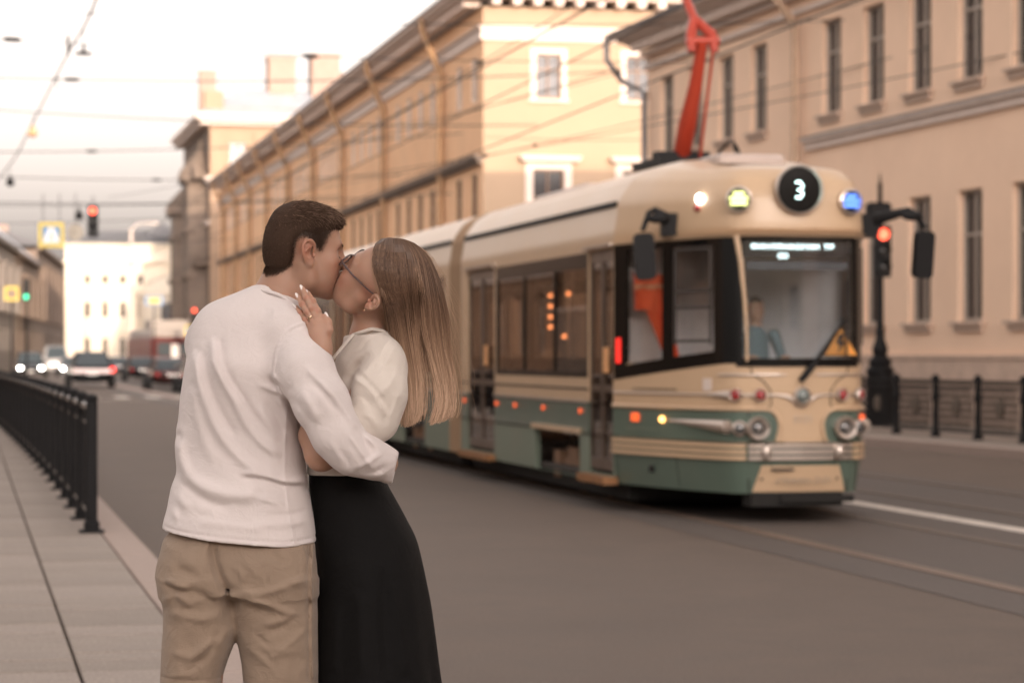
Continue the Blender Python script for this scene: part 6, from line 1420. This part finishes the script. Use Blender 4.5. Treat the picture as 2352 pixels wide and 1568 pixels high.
# moles
for (x_, y_) in ((824,689),(827,693),(863,735)):
    b = MB(); b.ell(tuple(W(x_,y_,6.09)-WB0), (.0016,.02,.0016), 8, 6)
M_nail = mat('nail_polish', (.82,.76,.74), .15, coat=.8)
for (pts, rs), ang in zip(fing, (0,0,0,0)):
    a, c = W(*pts[2]), W(*pts[3]); d = (c-a)/np.linalg.norm(c-a); ctr = c+d*.0045+np.array([0,-rs[3]*.62,0])
    Rn = Vector(tuple(d)).to_track_quat('Z','Y').to_matrix().to_4x4()
    b = MB(); b.ell((0,0,0),(.0053,.0030,.0098),14,10, Matrix.Translation(tuple(ctr-WB0)) @ Rn); b.build('fingernail', M_nail, WOM, True)
a, c = W(754,741,5.972), W(748,727,5.978); d = (c-a)/np.linalg.norm(c-a)
b = MB(); b.ell((0,0,0),(.0035,.0050,.0095),14,10, Matrix.Translation(tuple(c+d*.004+np.array([.0035,-.004,0])-WB0)) @ Vector(tuple(d)).to_track_quat('Z','Y').to_matrix().to_4x4()); b.build('fingernail', M_nail, WOM, True)
M_gold = mat('ring_gold', (.85,.62,.42), .18, 1.0)
a, c = W(*fing[2][0][0]), W(*fing[2][0][1]); q = a*.45+c*.55; d = Vector(tuple(c-a)).normalized(); T_ = Matrix.Translation(tuple(q-WB0)) @ d.to_track_quat('Z','Y').to_matrix().to_4x4()
b = MB(); b.lathe([(.0094,-.001),(.0105,-.001),(.0105,.001),(.0094,.001),(.0094,-.001)], 24, T_, cap=False); b.ell((0,0,0),(.0028,.0022,.0028),8,6,Matrix.Translation(tuple(q-WB0+np.array([0,-.0108,0])))); b.build('finger_ring', M_gold, WOM, 60)
# glasses
M_gf = mat('glasses_frame', (.075,.045,.045), .25, coat=.6)
GL = link('glasses', None, WOM)
for s in (-1, 1):
    cx, cz = .033, .002; rim = []
    for t in np.linspace(0, 2*pi, 29): rim.append(tuple(LW(.113-.10*abs(abs(cx+.026*cos(t))-.03)*.5, s*(cx+.026*cos(t)), cz+(.020*np.sign(sin(t))*abs(sin(t))**.8))-WB0))
    b = MB(); b.tube(rim, .0021, 6); b.build('rim', M_gf, GL, 60)
    b = MB(); b.add([r for r in rim[:-1]], [tuple(range(28))]); b.build('lens', glass('lens_glass_%d' % (s+1), (.88,.86,.86), .02), GL)
    b = MB(); b.tube([tuple(LW(a, s*l_, c)-WB0) for a, l_, c in ((.112,.059,.010),(.105,.068,.010),(.06,.073,.012),(.0,.077,.020),(-.03,.077,.026))], [.0032,.003,.0023,.002,.002], 6); b.build('temple_arm', M_gf, GL, 60)
b = MB(); b.tube([tuple(LW(*p)-WB0) for p in ((.114,-.009,.006),(.1165,0,.009),(.114,.009,.006))], .0018, 6); b.build('bridge', M_gf, GL, 60)
b = MB(); q = LW(-.0385,.084,-.029); b.ell(tuple(q-WB0), (.0022,.0022,.0022), 8, 6); b.build('earring', M_gold, WOM, True)
for x_, y_, nm_ in ((824,689,'mole'),(827,692.5,'mole'),(863,735,'mole')): pass
seam('necklace', M_gold, WOM, WB0, smooth_poly([W(862,757,6.10), W(846,766,6.088), W(833,775,6.082), W(820,790,6.075), W(808,810,6.07)], 4), .0007)
# blouse
g = Grid([-.53,5.86,1.24],[-.22,6.36,1.70], .0036)
rw = [(770,812,886),(780,800,897),(795,786,912),(822,769,924),(860,760,926),(900,752,922),(960,735,908),(1020,714,890),(1060,704,878),(1090,701,872)]
g.U(g.cols([(W(0,y_,6.12)[2], W(a,y_,6.12)[0], W(b_,y_,6.12)[0]) for y_, a, b_ in rw], 6.17, [.10]*10 if False else .115, 2.2), .01)
g.U(g.chain([W(856,752,6.155), W(850,782,6.16)], [.056,.068], .02), .02)
g.U(g.ell(W(884,832,6.075), [.050,.075,.062]), .04)
g.U(g.chain([W(882,850,6.045), W(872,905,6.02), W(858,960,6.01)], [.056,.064,.058], .03), .03)
g.U(g.chain([W(860,960,6.01), W(800,1000,6.01)], [.056,.05], .03), .03)
F = folds(g, [([(835,800),(800,835),(775,870)], .0045, .007), ([(860,800),(820,840),(780,890)], -.0035, .007), ([(880,810),(840,850),(800,905)], .0040, .008),
  ([(800,850),(820,870),(850,890),(880,935),(898,965)], .0050, .006), ([(812,848),(840,872),(872,905),(900,950)], -.0040, .006),
  ([(915,850),(890,890),(850,920)], .0040, .007), ([(925,890),(905,930),(890,975)], .0045, .006), ([(918,900),(895,945),(880,985)], -.0040, .006),
  ([(820,900),(850,925),(880,975)], -.0030, .007), ([(905,800),(880,850),(855,880)], .0025, .004), ([(830,940),(860,965),(875,1000)], .0040,.006), ([(895,780),(880,800),(868,840)], .0022,.003),
  ([(770,900),(800,930),(830,960)], .003,.008), ([(850,775),(835,790),(815,815)], -.002,.005)], 6.0)
g.fold(F, 6.12); g.fold(wavy(g, .0012, 75, .9, 23), 6.12)
g.sub(g.chain([W(868,690,6.15), W(851,770,6.158)], [.054,.053], .01), .004)
ct_ = np.interp(g.x[:,0,0], [W(q,0,6.12)[0] for q in (780,812,850,905)], [W(0,q,6.12)[2] for q in (773,767,753,764)]); g.d = np.maximum(g.d, (g.z-ct_[:,None,None])).astype(np.float32)
# sleeve opening lower edge
sn = np.array([.45,0,-.89]); sp_ = W(903,1004,6.0); g.d = np.maximum(g.d, np.where((g.x > W(868,0,6.0)[0]) | True, ((g.x-sp_[0])*sn[0]+(g.z-sp_[2])*sn[2])-np.where(g.x < W(800,0,6.0)[0], .25, 0)-np.clip((W(870,0,6.0)[0]-g.x)*1.2,0,.3), -9)).astype(np.float32)
me, _v = g.mesh('blouse', [M_blouse], WB0); BL = link('blouse', me, WOM)
for t_ in (.2,.45,.7):
    p = W(810,770,6.05)*(1-t_)+W(768,822,6.06)*t_
seam('collar', M_blouse, WOM, WB0, smooth_poly([W(808,772,6.14), W(816,768,6.105), W(834,762,6.082), W(856,756,6.085), W(884,762,6.10)], 4), .0050)
seam('placket', M_blouse, WOM, WB0, smooth_poly([W(812,768,6.10), W(795,787,6.085), W(779,806,6.082), W(765,824,6.09)], 4), .0045)
# skirt
g = Grid([-.58,5.86,.40],[-.10,6.52,1.30], .0058)
rs = [(1078,706,868),(1088,703,874),(1100,703,878),(1151,706,905),(1203,712,934),(1243,716,955),(1305,719,970),(1390,718,987),(1480,716,998),(1568,712,1008),(1700,704,1030),(1850,698,1052),(1900,696,1056)]
zs_ = [(W(0,y_,6.1)[2], W(a,y_,6.1)[0], W(b_,y_,6.1)[0]) for y_, a, b_ in rs]; zs_ = sorted(zs_)
zz = [q[0] for q in zs_]
g.U(g.cols(zs_, np.interp(zz,[.4,1.0,1.28],[6.19,6.19,6.175]), np.interp(zz,[.4,.8,1.05,1.28],[.24,.20,.165,.098]), 2.1), .01)
cx = W(860,0,6.19)[0]; th = np.arctan2(g.y-6.19, g.x-cx); amp = np.clip((1.12-g.z)/.7, 0, 1)*.013
g.d = (g.d - amp*(np.cos(th*9+.6+1.5*g.z)*.7+np.cos(th*5+2.0)*.5)).astype(np.float32)
Fs = folds(g, [([(905,1330),(915,1420),(935,1560)], .006, .012), ([(880,1300),(880,1420),(890,1560)], -.006, .012), ([(825,1350),(830,1450),(835,1560)], .006,.014), ([(770,1380),(765,1500),(765,1560)], .005,.012), ([(890,1120),(915,1170),(940,1210)], .003,.008)], 6.0)
g.fold(Fs, 6.19)
me, _v = g.mesh('skirt', [M_skirt], WB0); link('skirt', me, WOM)
for dx in (-.06,.09):
    M_ = Matrix.Translation((dx, 0.0, 0)) @ Matrix.Rotation(radians(195),4,'Z'); b = MB(); b.bbox(-.08,.17,-.042,.042,0,.025,.01,M_); b.ell((.05,0,.035),(.12,.038,.04),16,10,M_); b.build('shoe', M_sw, WOM, 40)
# hair: guide curves seen in the photograph, fanned in depth
G_ = [[(876,549),(861,562),(856,585),(857,617),(867,645),(879,680),(888,715),(896,755),(905,795),(916,845),(925,895),(929,940),(925,984)],
      [(893,546),(888,572),(884,610),(890,650),(900,690),(909,730),(917,770),(926,815),(935,860),(942,905),(944,950),(942,982)],
      [(925,549),(940,585),(944,640),(948,700),(953,760),(959,810),(965,860),(966,905),(963,945),(956,972)],
      [(938,553),(962,592),(970,650),(976,715),(982,780),(992,840),(1003,890),(1006,930),(1000,958),(988,978)],
      [(952,559),(980,583),(1001,620),(1014,660),(1024,706),(1030,753),(1032,800),(1042,861),(1043,925),(1038,950),(1026,968)]]
NP = 26
def resamp(c, n):
    c = np.array(smooth_poly([np.array(p, float) for p in c], 6)); s = np.r_[0, np.cumsum(np.linalg.norm(np.diff(c, axis=0), axis=1))]; u = np.linspace(0, s[-1], n); return np.stack([np.interp(u, s, c[:,k]) for k in range(2)], 1)
GR = [resamp(c, NP) for c in G_]; GT = [0,.30,.56,.70,1.0]
def guide(t):
    i = max(0, min(3, int(np.searchsorted(GT, t, 'right')-1))); q = (t-GT[i])/(GT[i+1]-GT[i]); return GR[i]*(1-q)+GR[i+1]*q
def wrap(cpx, y, dep):
    for _ in range(2):
        q = W(cpx[0], cpx[1], y); i, k = int(round((q[0]-HLO[0])/HH)), int(round((q[2]-HLO[2])/HH))
        if not (0 <= i < yfr.shape[0] and 0 <= k < yfr.shape[1]) or yfr[i,k] > 50: return y
        y = min(y, yfr[i,k]-.0035-.003*abs(dep)) if dep >= 0 else max(y, ybk[i,k]+.002)
    return y
def hair_curve(t, dep, jit, rg, ln=1.0):
    l = np.linspace(0, 1, NP); c = guide(t)
    if .56 < t < .70: w_s = np.clip((l-.42)/.28, 0, 1)[:,None]; w_s = w_s*w_s*(3-2*w_s); c = c*(1-w_s)+guide(.56 if t < .63 else .70)*w_s
    side = .086*np.interp(l, [0,.04,.12,.25,.40,.55,.8,1], [0,.36,.72,1.0,.93,.62,.48,.42])
    edge = (.45+.55*sqrt(max(0, 1-(2*t-1)**2*.85)))
    y = 6.155 - side*edge*dep
    for rep in range(3):
        for i_ in range(NP): y[i_] = wrap(c[i_], y[i_], dep)
        if rep < 2: y = np.convolve(np.pad(y, 2, 'edge'), [.15,.2,.3,.2,.15], 'valid')
    ll = l*ln; c = np.stack([np.interp(ll, l, c[:,0]), np.interp(ll, l, c[:,1])], 1); y = np.interp(ll, l, y)
    w_ = rg.normal(size=2)*jit; ph = rg.uniform(0, 6.28); wob = np.sin(l*rg.uniform(4,9)+ph)*l*jit*.7
    return np.array([W(c[i,0]+w_[0]*l[i]+wob[i], c[i,1], y[i]) for i in range(NP)])
rg = np.random.default_rng(11); cur = []; tone = []
NS = 9000
clump = rg.uniform(0, 1, 260); ctone = rg.normal(size=260)*.09; cdep = rg.uniform(-.35,.35,260)
for i in range(NS):
    k = rg.integers(260); t = np.clip(clump[k]+rg.normal()*.010, 0, 1)
    if i > 6800: t = rg.uniform(0, 1)
    dep = np.clip(1.0 - abs(rg.normal())*.10 + cdep[k]*.10, -1, 1.08) if rg.random() < .72 else rg.uniform(-1, 1)
    ln = 1.0 - abs(rg.normal())*.04 - (.10 if rg.random() < .08 else 0) - .05*abs(cdep[k])*2.5
    cur.append(hair_curve(t, dep, 2.2 if rg.random() < .93 else 9, rg, ln))
    l = np.linspace(0, 1, NP); tone.append(np.clip(.16+.10*l+.52*np.clip((l-.32)/.6, 0, 1)**1.1+ctone[k]*(.5+l*.7)+rg.normal()*.05, 0, 1))
M_hw = hair_mat('hair_light_brown', [(0,(.05,.026,.016)),(.25,(.175,.103,.066)),(.55,(.42,.27,.178)),(1,(.86,.62,.45))], .42, .45)
HW = strands('hair', M_hw, WOM, WB0, cur, .00095, .0005, np.array(tone))
fly = []; 
for i in range(260): fly.append(hair_curve(rg.choice([rg.uniform(.9,1.0), rg.uniform(0,.1), rg.uniform(.6,.68)]), rg.uniform(-1,1), 22, rg, rg.uniform(.5,1.0)))
strands('flyaway_hair', M_hw, HW, WB0, fly, .00035, .0002, np.full(len(fly), .55))
# under-mass so that no light shows through
vs = []; fs = []; NT = 40
for sd in (1, -1):
    for i in range(NT):
        t = i/(NT-1); c = guide(t); l = np.linspace(0,1,NP); side = .086*np.interp(l, [0,.04,.12,.25,.40,.55,.8,1], [0,.36,.72,1.0,.93,.62,.48,.42])*(.45+.55*sqrt(max(0,1-(2*t-1)**2*.85)))*.90
        tx = np.clip(t, .03, .97); c2 = guide(tx)
        for j in range(NP): vs.append(W(c2[j,0], c2[j,1]-(6*l[j]), wrap(c2[j], 6.155-sd*side[j]*(.97 if sd > 0 else 1), sd*.01)+sd*.0025)-WB0)
N1 = NT*NP
for sd in (0, 1):
    for i in range(NT-1):
        t0, t1 = i/(NT-1), (i+1)/(NT-1)
        for j in range(NP-1):
            if t0 >= .545 and t1 <= .725 and j > NP*.66: continue
            a = sd*N1+i*NP+j; fs.append((a, a+NP, a+NP+1, a+1) if sd else (a, a+1, a+NP+1, a+NP))
b = MB(); b.add(vs, fs); um = b.mesh('hair_mass', M_hw, True)
tn = []
for sd in (1,-1):
    for i in range(NT):
        for j in range(NP): l = j/(NP-1); tn.append(.10+.08*l+.40*max(0,(l-.35)/.65))
solid_tone(um, np.array(tn)); link('hair_mass', um, HW)
# darker hair gathered behind the ear and neck
g = Grid([-.36,6.03,1.58],[-.22,6.28,1.82], .004)
g.U(g.chain([W(900,640,6.17), W(899,700,6.17), W(893,745,6.17), W(902,790,6.16)], [.05,.040,.036,.034], .02), .01)
me, _v = g.mesh('nape_hair', [M_hw], WB0); solid_tone(me, .04); link('nape_hair', me, HW)

# ================================================================== the tram driver
DB = np.array(TR.matrix_basis @ Vector((-1.05,-.10,.36)))
DRV = person_root('tram driver in a blue-grey shirt seated behind the windscreen', DB)
F_ = np.array([sin(A_ST), -cos(A_ST), 0]); Lt = np.array([cos(A_ST), sin(A_ST), 0])
hc = DB+np.array([0,0,1.67]); g = Grid(DB+np.array([-.45,-.75,-.02]), DB+np.array([.45,.35,1.86]), .010)
RD = np.stack([F_, Lt, np.array([0,0,1])], 1)
head(g, hc, RD, 1.0, True); g.U(g.cone(hc+np.array([0,0,-.08]), hc+np.array([0,0,-.20]), .055, .06), .03)
g.U(g.chain([hc+np.array([0,0,-.30]), DB+np.array([0,0,.75])], [.13,.15], .05), .05)
for s in (-1,1):
    sh = hc-Lt*s*.19+np.array([0,0,-.25]); el = sh+F_*.14-Lt*s*.05+np.array([0,0,-.26]); ha = el+F_*.25+Lt*s*.08+np.array([0,0,.03]); g.U(g.chain([sh, el, ha], [.058,.045,.032], .03), .03); g.U(g.ell(ha+F_*.05,[.05,.04,.03]), .02)
    hp = DB-Lt*s*.10+np.array([0,0,.62]); kn_ = hp+F_*.42+np.array([0,0,.0]); ft = kn_+np.array([0,0,-.50]); g.U(g.chain([hp, kn_, ft], [.085,.06,.045], .03), .03); g.U(g.cone(ft+np.array([0,0,-.06]), ft+F_*.15+np.array([0,0,-.08]), .04,.035), .02)
me, v = g.mesh('body', [M_skm, mat('driver_shirt', (.10,.17,.20), .8), mat('driver_hair', (.03,.02,.015), .8)], DB); tint(me, v, [])
zc = np.empty(len(me.polygons)*3, np.float32); me.polygons.foreach_get('center', zc); zc = zc.reshape(-1,3)+DB
lc = (zc-hc)@RD; mi = np.where((lc[:,2] < -.17) & ~((lc[:,0] > .30) & (lc[:,2] > -.58)), 1, np.where((lc[:,2] > .065) | ((lc[:,0] < -.01) & (lc[:,2] > -.03)), 2, 0)); me.polygons.foreach_set('material_index', mi.astype(np.int32))
link('body', me, DRV)
b = MB(); b.bbox(-.26,.26,-.26,.26,.42,.52,.03); b.bbox(-.26,-.16,-.24,.24,.52,1.15,.03); b.tube([(0,0,.0),(0,0,.42)], .05, 8)
st = b.build('driver_seat', M_intd, TR, 30); st.location = (-1.17,-.10,.36)
